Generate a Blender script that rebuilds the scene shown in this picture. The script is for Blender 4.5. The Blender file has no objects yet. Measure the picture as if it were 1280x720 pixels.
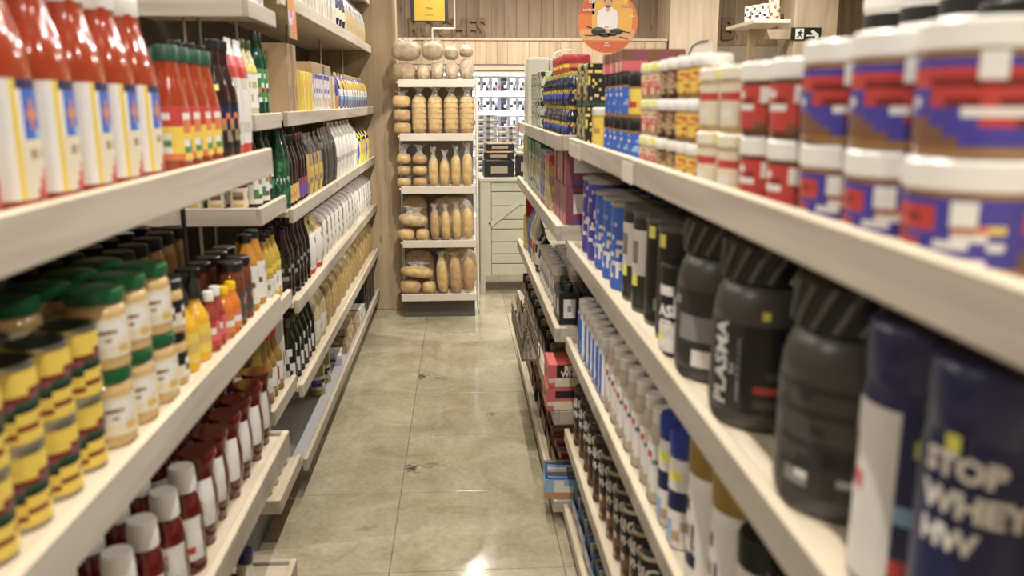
import bpy, bmesh, math, random
from mathutils import Vector, Matrix
random.seed(7)
PI = math.pi
scn = bpy.context.scene
COL = scn.collection

# ------------------------------------------------------------------ camera
cam_d = bpy.data.cameras.new('camera')
cam = bpy.data.objects.new('camera', cam_d)
COL.objects.link(cam)
scn.camera = cam
FPX, VPX, VPY = 1050.0, 574.0, 127.0
dv = Vector(((VPX - 640) / FPX, -(VPY - 360) / FPX, -1.0)).normalized()
uv = Vector((0, -dv.z, dv.y)).normalized()
xv = dv.cross(uv)
cam.matrix_world = Matrix(((xv.x, xv.y, xv.z, 0), (dv.x, dv.y, dv.z, 0), (uv.x, uv.y, uv.z, 1.6), (0, 0, 0, 1)))
cam_d.sensor_width = 36.0
cam_d.lens = 36.0 * FPX / 1280.0
cam_d.clip_start = 0.02
cam_d.dof.use_dof = True
cam_d.dof.focus_distance = 6.0
cam_d.dof.aperture_fstop = 2.7

# ------------------------------------------------------------------ world, exposure
w = bpy.data.worlds.new('shop_air')
w.use_nodes = True
w.node_tree.nodes['Background'].inputs[0].default_value = (1.0, 0.93, 0.83, 1)
w.node_tree.nodes['Background'].inputs[1].default_value = 0.05
scn.world = w
scn.view_settings.view_transform = 'Standard'
scn.view_settings.look = 'None'
scn.view_settings.exposure = 0.05
scn.view_settings.gamma = 1.0
scn.view_settings.use_curve_mapping = False
LAMP_W = 27.0
LAMP_COL = (1.0, 0.935, 0.84)
CEIL = 3.15
LAMPS = [(0.05, -1.6), (0.05, 0.0), (0.05, 1.6), (0.05, 3.2), (0.05, 4.8), (0.07, 6.6), (0.1, 8.2),
         (-1.9, 0.6), (-1.9, 2.6), (-1.9, 4.6), (1.9, 0.2), (1.9, 2.0), (1.9, 3.8), (1.9, 5.6), (1.7, 7.3), (3.3, 6.6), (-0.75, 7.6), (2.9, 8.1), (0.95, 8.3)]  # final pair added to brighten the pale pillars and back wall

# ------------------------------------------------------------------ materials
MATS = {}
def mat(name, c, rough=0.5, metal=0.0, var=0.08, scale=14.0, bump=0.0, coat=0.0, emit=None, es=0.0, alpha=None):
    if name in MATS: return MATS[name]
    m = bpy.data.materials.new(name); m.use_nodes = True
    nt = m.node_tree; b = nt.nodes['Principled BSDF']
    b.inputs['Roughness'].default_value = rough
    b.inputs['Metallic'].default_value = metal
    if coat: b.inputs['Coat Weight'].default_value = coat; b.inputs['Coat Roughness'].default_value = 0.08
    tc = nt.nodes.new('ShaderNodeTexCoord')
    nz = nt.nodes.new('ShaderNodeTexNoise'); nz.inputs['Scale'].default_value = scale; nz.inputs['Detail'].default_value = 3
    nt.links.new(tc.outputs['Object'], nz.inputs['Vector'])
    mx = nt.nodes.new('ShaderNodeMix'); mx.data_type = 'RGBA'
    mx.inputs[6].default_value = tuple(max(0, v * (1 - var)) for v in c) + (1,)
    mx.inputs[7].default_value = tuple(min(1, v * (1 + var)) for v in c) + (1,)
    nt.links.new(nz.outputs['Fac'], mx.inputs[0]); nt.links.new(mx.outputs[2], b.inputs['Base Color'])
    if bump:
        bp = nt.nodes.new('ShaderNodeBump'); bp.inputs['Strength'].default_value = bump; bp.inputs['Distance'].default_value = 0.01
        nt.links.new(nz.outputs['Fac'], bp.inputs['Height']); nt.links.new(bp.outputs[0], b.inputs['Normal'])
    if emit: b.inputs['Emission Color'].default_value = emit + (1,); b.inputs['Emission Strength'].default_value = es
    if alpha is not None: b.inputs['Alpha'].default_value = alpha
    MATS[name] = m
    return m

def wood(name, c1, c2, c3, axis, sc=1.0, rough=0.6, knots=True):
    """long grained wood: axis is the grain direction"""
    if name in MATS: return MATS[name]
    m = bpy.data.materials.new(name); m.use_nodes = True
    nt = m.node_tree; L = nt.links.new; b = nt.nodes['Principled BSDF']; b.inputs['Roughness'].default_value = rough
    g = nt.nodes.new('ShaderNodeNewGeometry')
    oi = nt.nodes.new('ShaderNodeObjectInfo')
    mp = nt.nodes.new('ShaderNodeMapping')
    s = [22.0 * sc] * 3; s[axis] = 1.3 * sc
    mp.inputs['Scale'].default_value = s
    L(g.outputs['Position'], mp.inputs[0])
    off = nt.nodes.new('ShaderNodeVectorMath'); off.operation = 'ADD'
    ms = nt.nodes.new('ShaderNodeMath'); ms.operation = 'MULTIPLY'; ms.inputs[1].default_value = 37.0
    L(oi.outputs['Random'], ms.inputs[0]); L(mp.outputs[0], off.inputs[0]); L(ms.outputs[0], off.inputs[1])
    n1 = nt.nodes.new('ShaderNodeTexNoise'); n1.inputs['Scale'].default_value = 1.0; n1.inputs['Detail'].default_value = 6; n1.inputs['Distortion'].default_value = 0.6
    L(off.outputs[0], n1.inputs['Vector'])
    r = nt.nodes.new('ShaderNodeValToRGB'); e = r.color_ramp.elements
    e[0].position = 0.3; e[0].color = c3 + (1,); e[1].position = 0.72; e[1].color = c1 + (1,)
    k = e.new(0.5); k.color = c2 + (1,)
    L(n1.outputs['Fac'], r.inputs[0])
    out = r.outputs[0]
    if knots:
        mp2 = nt.nodes.new('ShaderNodeMapping'); s2 = [7.0] * 3; s2[axis] = 2.6; mp2.inputs['Scale'].default_value = s2
        L(g.outputs['Position'], mp2.inputs[0])
        v = nt.nodes.new('ShaderNodeTexVoronoi'); v.inputs['Scale'].default_value = 1.0
        L(mp2.outputs[0], v.inputs['Vector'])
        rr = nt.nodes.new('ShaderNodeValToRGB'); rr.color_ramp.elements[0].position = 0.03; rr.color_ramp.elements[0].color = (0.45, 0.45, 0.45, 1)
        rr.color_ramp.elements[1].position = 0.13; rr.color_ramp.elements[1].color = (1, 1, 1, 1)
        L(v.outputs['Distance'], rr.inputs[0])
        mm = nt.nodes.new('ShaderNodeMix'); mm.data_type = 'RGBA'; mm.blend_type = 'MULTIPLY'; mm.inputs[0].default_value = 0.8
        L(out, mm.inputs[6]); L(rr.outputs[0], mm.inputs[7]); out = mm.outputs[2]
    hv = nt.nodes.new('ShaderNodeHueSaturation')
    va = nt.nodes.new('ShaderNodeMath'); va.operation = 'MULTIPLY_ADD'; va.inputs[1].default_value = 0.22; va.inputs[2].default_value = 0.89
    L(oi.outputs['Random'], va.inputs[0]); L(va.outputs[0], hv.inputs['Value']); L(out, hv.inputs['Color'])
    L(hv.outputs[0], b.inputs['Base Color'])
    bp = nt.nodes.new('ShaderNodeBump'); bp.inputs['Strength'].default_value = 0.15; bp.inputs['Distance'].default_value = 0.004
    L(n1.outputs['Fac'], bp.inputs['Height']); L(bp.outputs[0], b.inputs['Normal'])
    MATS[name] = m
    return m

def inked(seed, nr, nc, base, ink, thr=.12, sx=.55, sy=.75, keep=()):
    """rows of base colour with irregular printed shapes; keep maps a row number to a row given outright"""
    from mathutils import noise
    keep = dict(keep); out = []
    for i in range(nr):
        if i in keep: out.append(keep[i] * (nc // len(keep[i])) + keep[i][:nc % len(keep[i])]); continue
        r = ''
        for k in range(nc):
            v = noise.noise(Vector((k * sx + seed * 9.1, i * sy + seed * 3.7, seed * 1.3)))
            r += ink[(k // 3 + i // 3) % len(ink)] if v > thr else base
        out.append(r)
    return out

def film(name, tint=(1, 1, 1), dens=0.10):
    """thin crinkled clear plastic"""
    if name in MATS: return MATS[name]
    m = bpy.data.materials.new(name); m.use_nodes = True
    nt = m.node_tree; L = nt.links.new; b = nt.nodes['Principled BSDF']
    b.inputs['Base Color'].default_value = tint + (1,); b.inputs['Roughness'].default_value = 0.16
    tc = nt.nodes.new('ShaderNodeTexCoord')
    nz = nt.nodes.new('ShaderNodeTexNoise'); nz.inputs['Scale'].default_value = 40; nz.inputs['Detail'].default_value = 3; nz.inputs['Distortion'].default_value = 1.5
    L(tc.outputs['Object'], nz.inputs['Vector'])
    r = nt.nodes.new('ShaderNodeValToRGB'); r.color_ramp.elements[0].position = 0.35; r.color_ramp.elements[0].color = (dens * 0.4,) * 3 + (1,)
    r.color_ramp.elements[1].position = 0.8; r.color_ramp.elements[1].color = (dens * 2.0,) * 3 + (1,)
    L(nz.outputs['Fac'], r.inputs[0]); L(r.outputs[0], b.inputs['Alpha'])
    bp = nt.nodes.new('ShaderNodeBump'); bp.inputs['Strength'].default_value = 0.9; bp.inputs['Distance'].default_value = 0.01
    L(nz.outputs['Fac'], bp.inputs['Height']); L(bp.outputs[0], b.inputs['Normal'])
    MATS[name] = m
    return m

PAL = {
 'k': (.012, .012, .013), 'K': (.035, .034, .034), 'E': (.07, .068, .066), 'e': (.26, .25, .24), 's': (.5, .5, .5), 'w': (.82, .8, .77), 'c': (.78, .7, .52),
 'r': (.55, .035, .025), 'R': (.2, .012, .01), 'o': (.75, .2, .04), 'y': (.86, .62, .03), 'Y': (.72, .48, .1), 'l': (.28, .5, .8), 'b': (.03, .13, .58),
 'B': (.012, .018, .09), 'v': (.06, .045, .36), 'V': (.14, .08, .4), 'm': (.26, .06, .1), 'p': (.7, .12, .14), 'g': (.04, .26, .07), 'G': (.012, .085, .04), 'q': (.42, .52, .14),
 'n': (.2, .085, .035), 'N': (.05, .022, .012), 't': (.52, .36, .18), 'T': (.35, .24, .13), 'd': (.72, .58, .36), 'a': (.6, .28, .1), 'u': (.55, .52, .7), 'x': (.015, .05, .03),
 'z': (.9, .9, .1), 'h': (.62, .64, .52), '1': (.55, .38, .13), '2': (.40, .26, .11), '3': (.62, .48, .24), '4': (.05, .048, .045),
}
for _k, _c in list(PAL.items()):
    _l = .3 * _c[0] + .59 * _c[1] + .11 * _c[2]
    PAL[_k] = tuple((v * .86 + _l * .14) * (.93 if _l > .3 else 1.0) for v in _c)
def P(code, rough=0.42, coat=0.0, tag=''):
    if code in '1234': return mat('print_texture_' + code, PAL[code], .25, var=.5 if code != '4' else .8, scale=70 if code != '4' else 30, bump=.5)
    return mat('print_' + code + ('_low' if code.islower() else '_up') + tag, PAL[code], rough, var=0.06, coat=coat)
def gloss(name, c, rough=0.12): return mat(name, c, rough, var=0.12, coat=0.5)

# ------------------------------------------------------------------ mesh helpers
def to_mesh(name, verts, faces, mats, idx=None, sharp=35):
    me = bpy.data.meshes.new(name)
    me.from_pydata(verts, [], faces)
    for m in mats: me.materials.append(m)
    if idx: me.polygons.foreach_set('material_index', idx)
    if sharp is not None:
        me.polygons.foreach_set('use_smooth', [True] * len(me.polygons))
        me.set_sharp_from_angle(angle=math.radians(sharp))
    me.update()
    return me

def bm_mesh(name, bm, mats, sharp=None):
    me = bpy.data.meshes.new(name); bm.normal_update(); bm.to_mesh(me); bm.free()
    for m in (mats if isinstance(mats, (list, tuple)) else [mats]): me.materials.append(m)
    if sharp is not None:
        me.polygons.foreach_set('use_smooth', [True] * len(me.polygons)); me.set_sharp_from_angle(angle=math.radians(sharp))
    return me

def box_bm(x0, x1, y0, y1, z0, z1, bev=0.0, bm=None):
    own = bm is None
    if own: bm = bmesh.new()
    r = bmesh.ops.create_cube(bm, size=1.0)
    for v in r['verts']:
        v.co = Vector(((x0 + x1) / 2 + v.co.x * (x1 - x0), (y0 + y1) / 2 + v.co.y * (y1 - y0), (z0 + z1) / 2 + v.co.z * (z1 - z0)))
    if bev:
        es = list({e for v in r['verts'] for e in v.link_edges})
        bmesh.ops.bevel(bm, geom=es, offset=bev, segments=1, affect='EDGES')
    return bm

def box_me(name, x0, x1, y0, y1, z0, z1, m, bev=0.002):
    return bm_mesh(name, box_bm(x0, x1, y0, y1, z0, z1, bev), m)

def tube_bm(pts, r, seg=8, bm=None):
    if bm is None: bm = bmesh.new()
    for a, b in zip(pts[:-1], pts[1:]):
        a = Vector(a); b = Vector(b); d = b - a
        q = d.to_track_quat('Z', 'Y').to_matrix().to_4x4(); q.translation = (a + b) / 2
        bmesh.ops.create_cone(bm, segments=seg, radius1=r, radius2=r, depth=d.length + r * 0.6, cap_ends=True, matrix=q)
    return bm

def sup(t, n):
    if not n: return 1.0
    return (abs(math.cos(t)) ** n + abs(math.sin(t)) ** n) ** (-1.0 / n)

def lathe(name, prof, m, seg=20, sq=0, ov=1.0, sharp=35):
    V = []; F = []
    for (r, z) in prof:
        for k in range(seg):
            t = 2 * PI * k / seg; f = sup(t, sq)
            V.append((r * f * math.cos(t), r * ov * f * math.sin(t), z))
    n = len(prof)
    for i in range(n - 1):
        for k in range(seg):
            a = i * seg + k; b = i * seg + (k + 1) % seg
            F.append((a, b, b + seg, a + seg))
    F.append(tuple(reversed(range(seg)))); F.append(tuple(range((n - 1) * seg, n * seg)))
    return to_mesh(name, V, F, [m], None, sharp)

def rad(prof, z):
    for (r0, z0), (r1, z1) in zip(prof[:-1], prof[1:]):
        if z0 <= z <= z1 and z1 > z0: return r0 + (r1 - r0) * (z - z0) / (z1 - z0)
    return prof[-1][0]

def wrap(name, prof, z0, z1, a0, a1, rows, sq=0, ov=1.0, off=0.0007, rough=0.38):
    """printed paper wrapped round a body: one coloured cell for each letter of the rows; full turn when a1-a0 = 360"""
    nr, nc = len(rows), len(rows[0])
    sub = max(1, math.ceil(abs(a1 - a0) / nc / 14.0))
    codes = sorted({c for r in rows for c in r if c != '.'})
    V = []; F = []; I = []
    N = nc * sub
    for i in range(nr + 1):
        z = z1 + (z0 - z1) * i / nr
        for k in range(N + 1):
            t = math.radians(a0 + (a1 - a0) * k / N); f = sup(t, sq); r = rad(prof, z) + off
            V.append((r * f * math.cos(t), r * f * ov * math.sin(t), z))
    for i in range(nr):
        for k in range(N):
            c = rows[i][k // sub]
            if c == '.': continue
            a = (i + 1) * (N + 1) + k
            F.append((a, a + 1, a + 1 - (N + 1), a - (N + 1))); I.append(codes.index(c))
    return to_mesh(name, V, F, [P(c, rough) for c in codes], I, 60)

def text_me(s, size, m, extr=0.0, offs=0.012, shear=0.0, align='CENTER'):
    cu = bpy.data.curves.new('lettering', 'FONT'); cu.body = s; cu.size = size; cu.align_x = align; cu.align_y = 'CENTER'
    cu.extrude = extr; cu.offset = offs * size; cu.resolution_u = 2; cu.shear = shear
    ob = bpy.data.objects.new('lettering', cu); COL.objects.link(ob)
    dg = bpy.context.evaluated_depsgraph_get()
    me = bpy.data.meshes.new_from_object(ob.evaluated_get(dg))
    bpy.data.objects.remove(ob); bpy.data.curves.remove(cu)
    me.materials.clear(); me.materials.append(m)
    return me

def text_wrap(s, size, m, r, ang, z, vert=False, offs=0.03, off=0.0022, sq=0, shear=0.0):
    me = text_me(s, size, m, 0, offs, shear)
    bm = bmesh.new(); bm.from_mesh(me); bm.faces.ensure_lookup_table()
    bmesh.ops.triangulate(bm, faces=bm.faces[:])
    bmesh.ops.subdivide_edges(bm, edges=[e for e in bm.edges if e.calc_length() > size * 0.28], cuts=1)
    for v in bm.verts:
        x, y = (v.co.x, v.co.y) if not vert else (-v.co.y, v.co.x)
        t = math.radians(ang) + x / r; f = sup(t, sq)
        v.co = Vector(((r * f + off) * math.cos(t), (r * f + off) * math.sin(t), z + y))
    bm.to_mesh(me); bm.free()
    return me

def text_flat(s, size, m, origin, xdir, ydir, offs=0.02, extr=0.0, shear=0.0, align='CENTER'):
    me = text_me(s, size, m, extr, offs, shear, align)
    o = Vector(origin); X = Vector(xdir); Y = Vector(ydir); Z = X.cross(Y)
    for v in me.vertices: v.co = o + X * v.co.x + Y * v.co.y + Z * v.co.z
    return me

def sheet(name, origin, xdir, ydir, w_, h_, rows, rough=0.45):
    """flat print, coloured cell for each letter, on the plane spanned from its lower left origin"""
    nr, nc = len(rows), len(rows[0]); o = Vector(origin); X = Vector(xdir); Y = Vector(ydir)
    codes = sorted({c for r in rows for c in r if c != '.'}); V = []; F = []; I = []
    for i in range(nr + 1):
        for k in range(nc + 1): V.append(tuple(o + X * (w_ * k / nc) + Y * (h_ * (nr - i) / nr)))
    for i in range(nr):
        for k in range(nc):
            c = rows[i][k]
            if c == '.': continue
            a = (i + 1) * (nc + 1) + k
            F.append((a, a + 1, a - nc, a - nc - 1)); I.append(codes.index(c))
    return to_mesh(name, V, F, [P(c, rough) for c in codes], I, None)

# ------------------------------------------------------------------ object helpers
LABELS = {}
def put(name, me, parent=None, loc=None, rot=None):
    o = bpy.data.objects.new(name, me); COL.objects.link(o)
    if parent: o.parent = parent
    if loc: o.location = loc
    if rot: o.rotation_euler = rot
    return o
def tag(o, label, cat, group=None):
    o['label'] = label; o['category'] = cat
    if group: o['group'] = group
    return o
def thing(name, label, cat, loc=(0, 0, 0), rot=(0, 0, 0), group=None):
    o = bpy.data.objects.new(name, None); o.empty_display_size = 0.05; COL.objects.link(o)
    o.location = loc; o.rotation_euler = rot
    return tag(o, label, cat, group)
def struct(o): o['kind'] = 'structure'; return o
def spawn(kit, x, y, z, rotz, label, group=None, tilt=(0, 0), sc=1.0):
    o = thing(kit['name'], label, kit['cat'], (x, y, z + .0006), (tilt[0], tilt[1], rotz), group)
    if sc != 1.0: o.scale = (sc, sc, sc)
    for part in kit['parts']:
        p = put(part[0], part[1], o)
        for s in part[2:]: put(s[0], s[1], p)
    return o

ORD = ['first', 'second', 'third', 'fourth', 'fifth', 'sixth', 'seventh', 'eighth', 'ninth', 'tenth', 'eleventh', 'twelfth', 'thirteenth', 'fourteenth', 'fifteenth', 'sixteenth']
def row(kit, x, ys, z, desc, where, group, right=False, rj=0.06, xj=0.003, tilt=(0, 0), sc=1.0):
    """ys run from the far end of the shelf towards the camera"""
    n = len(ys)
    for i, y in enumerate(ys):
        num = (ORD[i] + ' ') if n > 1 else ''
        tail = ' from the far end' if n > 1 else ''
        spawn(kit, x + random.uniform(-xj, xj), y, z, (PI if right else 0) + random.uniform(-rj, rj), num + desc + tail + ', ' + where, group if n > 1 else None, tilt, sc)
def span(a, b, n): return [a + (b - a) * i / (n - 1) for i in range(n)] if n > 1 else [a]

def bottle(name, cat, prof, bm_, cap=None, capm=None, labels=(), texts=(), seg=20, sq=0, ov=1.0, capsq=0):
    parts = [['body', lathe('body', prof, bm_, seg, sq, ov)]]
    if cap: parts.append(['cap', lathe('cap', cap, capm, 18, capsq, ov if capsq else 1.0, 30)])
    for lb in labels:
        parts.append(['label', wrap('label', prof, *lb, sq=sq, ov=ov)])
    for tx in texts:
        parts[-1].append(('lettering', tx))
    return dict(name=name, cat=cat, parts=parts)

def carton(name, cat, dx, dy, h, m, front=None, side=None, back=None, top=None):
    parts = [['carton', box_me('carton', -dx / 2, dx / 2, -dy / 2, dy / 2, 0, h, m, 0.0015)]]
    e = 0.0008
    if front: parts.append(['front_print', sheet('front_print', (dx / 2 + e, -dy / 2, 0.002), (0, 1, 0), (0, 0, 1), dy, h - .004, front)])
    if side:
        parts.append(['side_print', sheet('side_print', (-dx / 2, -dy / 2 - e, 0.002), (1, 0, 0), (0, 0, 1), dx, h - .004, side)])
        parts.append(['side_print', sheet('side_print', (dx / 2, dy / 2 + e, 0.002), (-1, 0, 0), (0, 0, 1), dx, h - .004, side)])
    if top: parts.append(['top_print', sheet('top_print', (-dx / 2, -dy / 2, h + e), (1, 0, 0), (0, 1, 0), dx, dy, top)])
    return dict(name=name, cat=cat, parts=parts)

def pouch(name, cat, dx, dy, h, rows, rough=0.3, gusset=0.75, seed=1, pinch=0.2, crest=True, dome=False):
    """filled bag standing upright: wide front, thin sealed top; colours of its print given by rows round the bag (columns run from the back round the front)"""
    rnd = random.Random(seed)
    nu, nv = 24, 10; V = []; F = []; I = []
    codes = sorted({c for r in rows for c in r})
    for i in range(nv + 1):
        t = i / nv
        a = dx / 2 * (0.76 + 0.24 * math.sin(PI * min(1, t * 1.25)) if t < 0.8 else 0.06 + 0.70 * (1 - t) / 0.2)
        bw = dy / 2 * (gusset + (1 - gusset) * min(1, t * 3)) * (1.0 if t < 0.75 else 1 - pinch * (t - 0.75) / 0.25)
        bw0 = dy / 2
        for k in range(nu):
            ang = PI + 2 * PI * k / nu; n = 3.0; f = sup(ang, n)
            j = 1 - rnd.uniform(0, 0.11) * (1 if 0 < i < nv else 0)
            if dome and t > .6: f *= 1; q = max(.12, math.sqrt(max(0, 1 - ((t - .6) / .4) ** 2))); V.append((dx / 2 * f * math.cos(ang) * j * max(q, .1), bw0 * f * math.sin(ang) * j * max(q, .25), h * t)); continue
            V.append((a * f * math.cos(ang) * j, bw * f * math.sin(ang) * j, h * t))
    nr, nc = len(rows), len(rows[0])
    for i in range(nv):
        for k in range(nu):
            a = i * nu + k; b = i * nu + (k + 1) % nu
            F.append((a, b, b + nu, a + nu)); I.append(codes.index(rows[min(nr - 1, int((1 - (i + .5) / nv) * nr))][int((k + .5) / nu * nc)]))
    F.append(tuple(reversed(range(nu)))); I.append(0); F.append(tuple(range(nv * nu, nv * nu + nu))); I.append(0)
    parts = [['bag', to_mesh('bag', V, F, [P(c, rough, tag='_film') for c in codes], I, 50)]]
    if crest:
        parts.append(['seal', box_me('seal', -0.0015, 0.0015, -dy / 2 * (1 - pinch) * .98, dy / 2 * (1 - pinch) * .98, h - .004, h + .014, P(rows[0][len(rows[0]) // 2], rough, tag='_film'), 0.0005)])
    return dict(name=name, cat=cat, parts=parts)

def noisy(me, amp, sc=9.0, seed=0):
    from mathutils import noise
    for v in me.vertices:
        d = noise.noise_vector(v.co * sc + Vector((seed * 7.3, seed * 3.1, 0)))
        v.co += d * amp
    return me

def blob(name, dx, dy, dz, m, n=2.6, seg=16, rings=10, z0=0.0, amp=0.0, seed=0, sc=9.0, flat=0.0):
    V = []; F = []
    for i in range(1, rings):
        p = -PI / 2 + PI * i / rings; cz = math.sin(p); cr = math.cos(p)
        fz = (abs(cr) ** n + abs(cz) ** n) ** (-1 / n)
        for k in range(seg):
            t = 2 * PI * k / seg; f = sup(t, n)
            V.append((dx / 2 * cr * fz * f * math.cos(t), dy / 2 * cr * fz * f * math.sin(t), dz / 2 * cz * fz))
    b = len(V); V.append((0, 0, -dz / 2)); V.append((0, 0, dz / 2))
    for i in range(rings - 2):
        for k in range(seg):
            a = i * seg + k; c = i * seg + (k + 1) % seg
            F.append((a, c, c + seg, a + seg))
    for k in range(seg):
        F.append((b, (k + 1) % seg, k)); q = (rings - 2) * seg
        F.append((b + 1, q + k, q + (k + 1) % seg))
    me = to_mesh(name, V, F, [m], None, 60)
    if amp: noisy(me, amp, sc, seed)
    lo = min(v.co.z for v in me.vertices)
    for v in me.vertices: v.co.z += z0 - lo
    return me

# ================================================================== the setting
W_COLS = ((.44, .365, .27), (.35, .28, .195), (.25, .19, .125))
WX = wood('wall_wood_vertical', (.43, .32, .225), (.36, .265, .18), (.28, .195, .13), 2, 0.7)
W_LEDGE = wood('ledge_wood', (.52, .40, .275), (.46, .35, .235), (.39, .29, .19), 2, 0.7)
W_EDGE_Y = wood('shelf_edge_pine', (.55, .495, .43), (.46, .405, .345), (.36, .305, .25), 1, 1.0)
W_EDGE_X = wood('shelf_end_pine', (.55, .495, .43), (.46, .405, .345), (.36, .305, .25), 0, 1.0)
W_BOARD = wood('shelf_board_pine', (.72, .64, .5), (.64, .55, .42), (.55, .46, .34), 1, 0.6, knots=False)
W_GREYB = mat('grey_shelf_paint', (.44, .44, .46), 0.4)
W_COLUMN = wood('column_wood', (.46, .36, .235), (.39, .295, .185), (.29, .21, .125), 2, 0.8)
W_PILLAR = wood('pale_pillar_wood', (.64, .52, .385), (.56, .45, .32), (.47, .37, .25), 2, 0.7)
BACKM = mat('dark_back_board', (.09, .075, .06), 0.7)
STEEL = mat('brushed_steel', (.45, .44, .42), 0.3, 1.0)
DKSTEEL = mat('dark_steel_post', (.12, .12, .125), 0.4, 0.7)
WALLP = mat('warm_plaster', (.5, .42, .32), 0.8)
CEILM = mat('grey_ceiling', (.34, .32, .30), 0.9)
CREAM = mat('cream_enamel', (.82, .74, .6), 0.35)

def floor_mat():
    m = bpy.data.materials.new('stone_tile'); m.use_nodes = True
    nt = m.node_tree; L = nt.links.new; b = nt.nodes['Principled BSDF']
    g = nt.nodes.new('ShaderNodeNewGeometry'); oi = nt.nodes.new('ShaderNodeObjectInfo')
    n1 = nt.nodes.new('ShaderNodeTexNoise'); n1.inputs['Scale'].default_value = 3.2; n1.inputs['Detail'].default_value = 8; n1.inputs['Roughness'].default_value = 0.62; n1.inputs['Distortion'].default_value = 0.9
    n2 = nt.nodes.new('ShaderNodeTexNoise'); n2.inputs['Scale'].default_value = 42; n2.inputs['Detail'].default_value = 4
    L(g.outputs['Position'], n1.inputs['Vector']); L(g.outputs['Position'], n2.inputs['Vector'])
    r = nt.nodes.new('ShaderNodeValToRGB'); e = r.color_ramp.elements
    e[0].position = .34; e[0].color = (.30, .265, .155, 1); e[1].position = .66; e[1].color = (.54, .485, .36, 1)
    k = e.new(.5); k.color = (.42, .37, .262, 1)
    mx = nt.nodes.new('ShaderNodeMix'); mx.data_type = 'FLOAT'; mx.inputs[0].default_value = 0.3
    L(n1.outputs['Fac'], mx.inputs[2]); L(n2.outputs['Fac'], mx.inputs[3]); L(mx.outputs[0], r.inputs[0])
    hv = nt.nodes.new('ShaderNodeHueSaturation'); va = nt.nodes.new('ShaderNodeMath'); va.operation = 'MULTIPLY_ADD'; va.inputs[1].default_value = .14; va.inputs[2].default_value = .93
    L(oi.outputs['Random'], va.inputs[0]); L(va.outputs[0], hv.inputs['Value']); L(r.outputs[0], hv.inputs['Color'])
    col = hv.outputs[0]
    # worn dark scuffs on the stone
    for (sx, sy, rx, ry, st) in ((-.232, 3.51, .042, .055, .2), (-.15, 3.54, .07, .035, .62), (-.245, 4.80, .04, .06, .25), (-.13, 4.76, .1, .05, .75), (.14, 4.16, .04, .03, .6), (-.38, 2.98, .04, .03, .7)):
        mp = nt.nodes.new('ShaderNodeMapping'); mp.inputs['Location'].default_value = (-sx / rx, -sy / ry, 0); mp.inputs['Scale'].default_value = (1 / rx, 1 / ry, 0)
        L(g.outputs['Position'], mp.inputs[0])
        ln = nt.nodes.new('ShaderNodeVectorMath'); ln.operation = 'LENGTH'; L(mp.outputs[0], ln.inputs[0])
        ad = nt.nodes.new('ShaderNodeMath'); ad.operation = 'MULTIPLY_ADD'; ad.inputs[1].default_value = 2.6
        L(n2.outputs['Fac'], ad.inputs[0]); L(ln.outputs['Value'], ad.inputs[2])
        rr = nt.nodes.new('ShaderNodeMapRange'); rr.inputs[1].default_value = 1.55; rr.inputs[2].default_value = 2.2; rr.inputs[3].default_value = st; rr.inputs[4].default_value = 1
        L(ad.outputs[0], rr.inputs[0])
        mm = nt.nodes.new('ShaderNodeMix'); mm.data_type = 'RGBA'; mm.blend_type = 'MULTIPLY'; mm.inputs[0].default_value = 1
        L(col, mm.inputs[6]); L(rr.outputs[0], mm.inputs[7]); col = mm.outputs[2]
    L(col, b.inputs['Base Color'])
    rg = nt.nodes.new('ShaderNodeMapRange'); rg.inputs[3].default_value = .08; rg.inputs[4].default_value = .16
    L(n1.outputs['Fac'], rg.inputs[0]); L(rg.outputs[0], b.inputs['Roughness'])
    b.inputs['Specular IOR Level'].default_value = 0.5
    bp = nt.nodes.new('ShaderNodeBump'); bp.inputs['Strength'].default_value = .04; bp.inputs['Distance'].default_value = .004
    L(n2.outputs['Fac'], bp.inputs['Height']); L(bp.outputs[0], b.inputs['Normal'])
    return m
STONE = floor_mat()
GROUT = mat('dark_grout', (.17, .155, .12), 0.8)
floor = struct(put('floor', box_me('floor', -4.2, 6.2, -2.6, 10.6, -.1, -.006, GROUT, 0)))
tile_me = None
TX, TY, TS = -.265, 2.66, .612
for i in range(-6, 11):
    for j in range(-8, 13):
        x0 = TX + TS * i; y0 = TY + TS * j
        if tile_me is None:
            tile_me = box_me('tile', .0012, TS - .0012, .0012, TS - .0012, -.006, 0, STONE, .0012)
        if x0 > 5.9 or y0 > 10.1: continue
        put('tile', tile_me, floor, (x0, y0, 0))

struct(put('ceiling', box_me('ceiling', -4.2, 6.2, -2.6, 10.6, CEIL + .02, CEIL + .12, CEILM, 0)))
struct(put('wall_left', box_me('wall_left', -4.2, -4.1, -2.6, 10.6, -.006, CEIL + .02, WALLP, 0)))
struct(put('wall_right', box_me('wall_right', 6.1, 6.2, -2.6, 10.6, -.006, CEIL + .02, WALLP, 0)))
struct(put('wall_front', box_me('wall_front', -4.1, 6.1, -2.6, -2.5, -.006, CEIL + .02, WALLP, 0)))
WY = 9.95
wall = struct(put('wall_back', box_me('wall_back', -4.1, 6.1, WY, WY + .1, -.006, CEIL + .02, WALLP, 0)))
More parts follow.
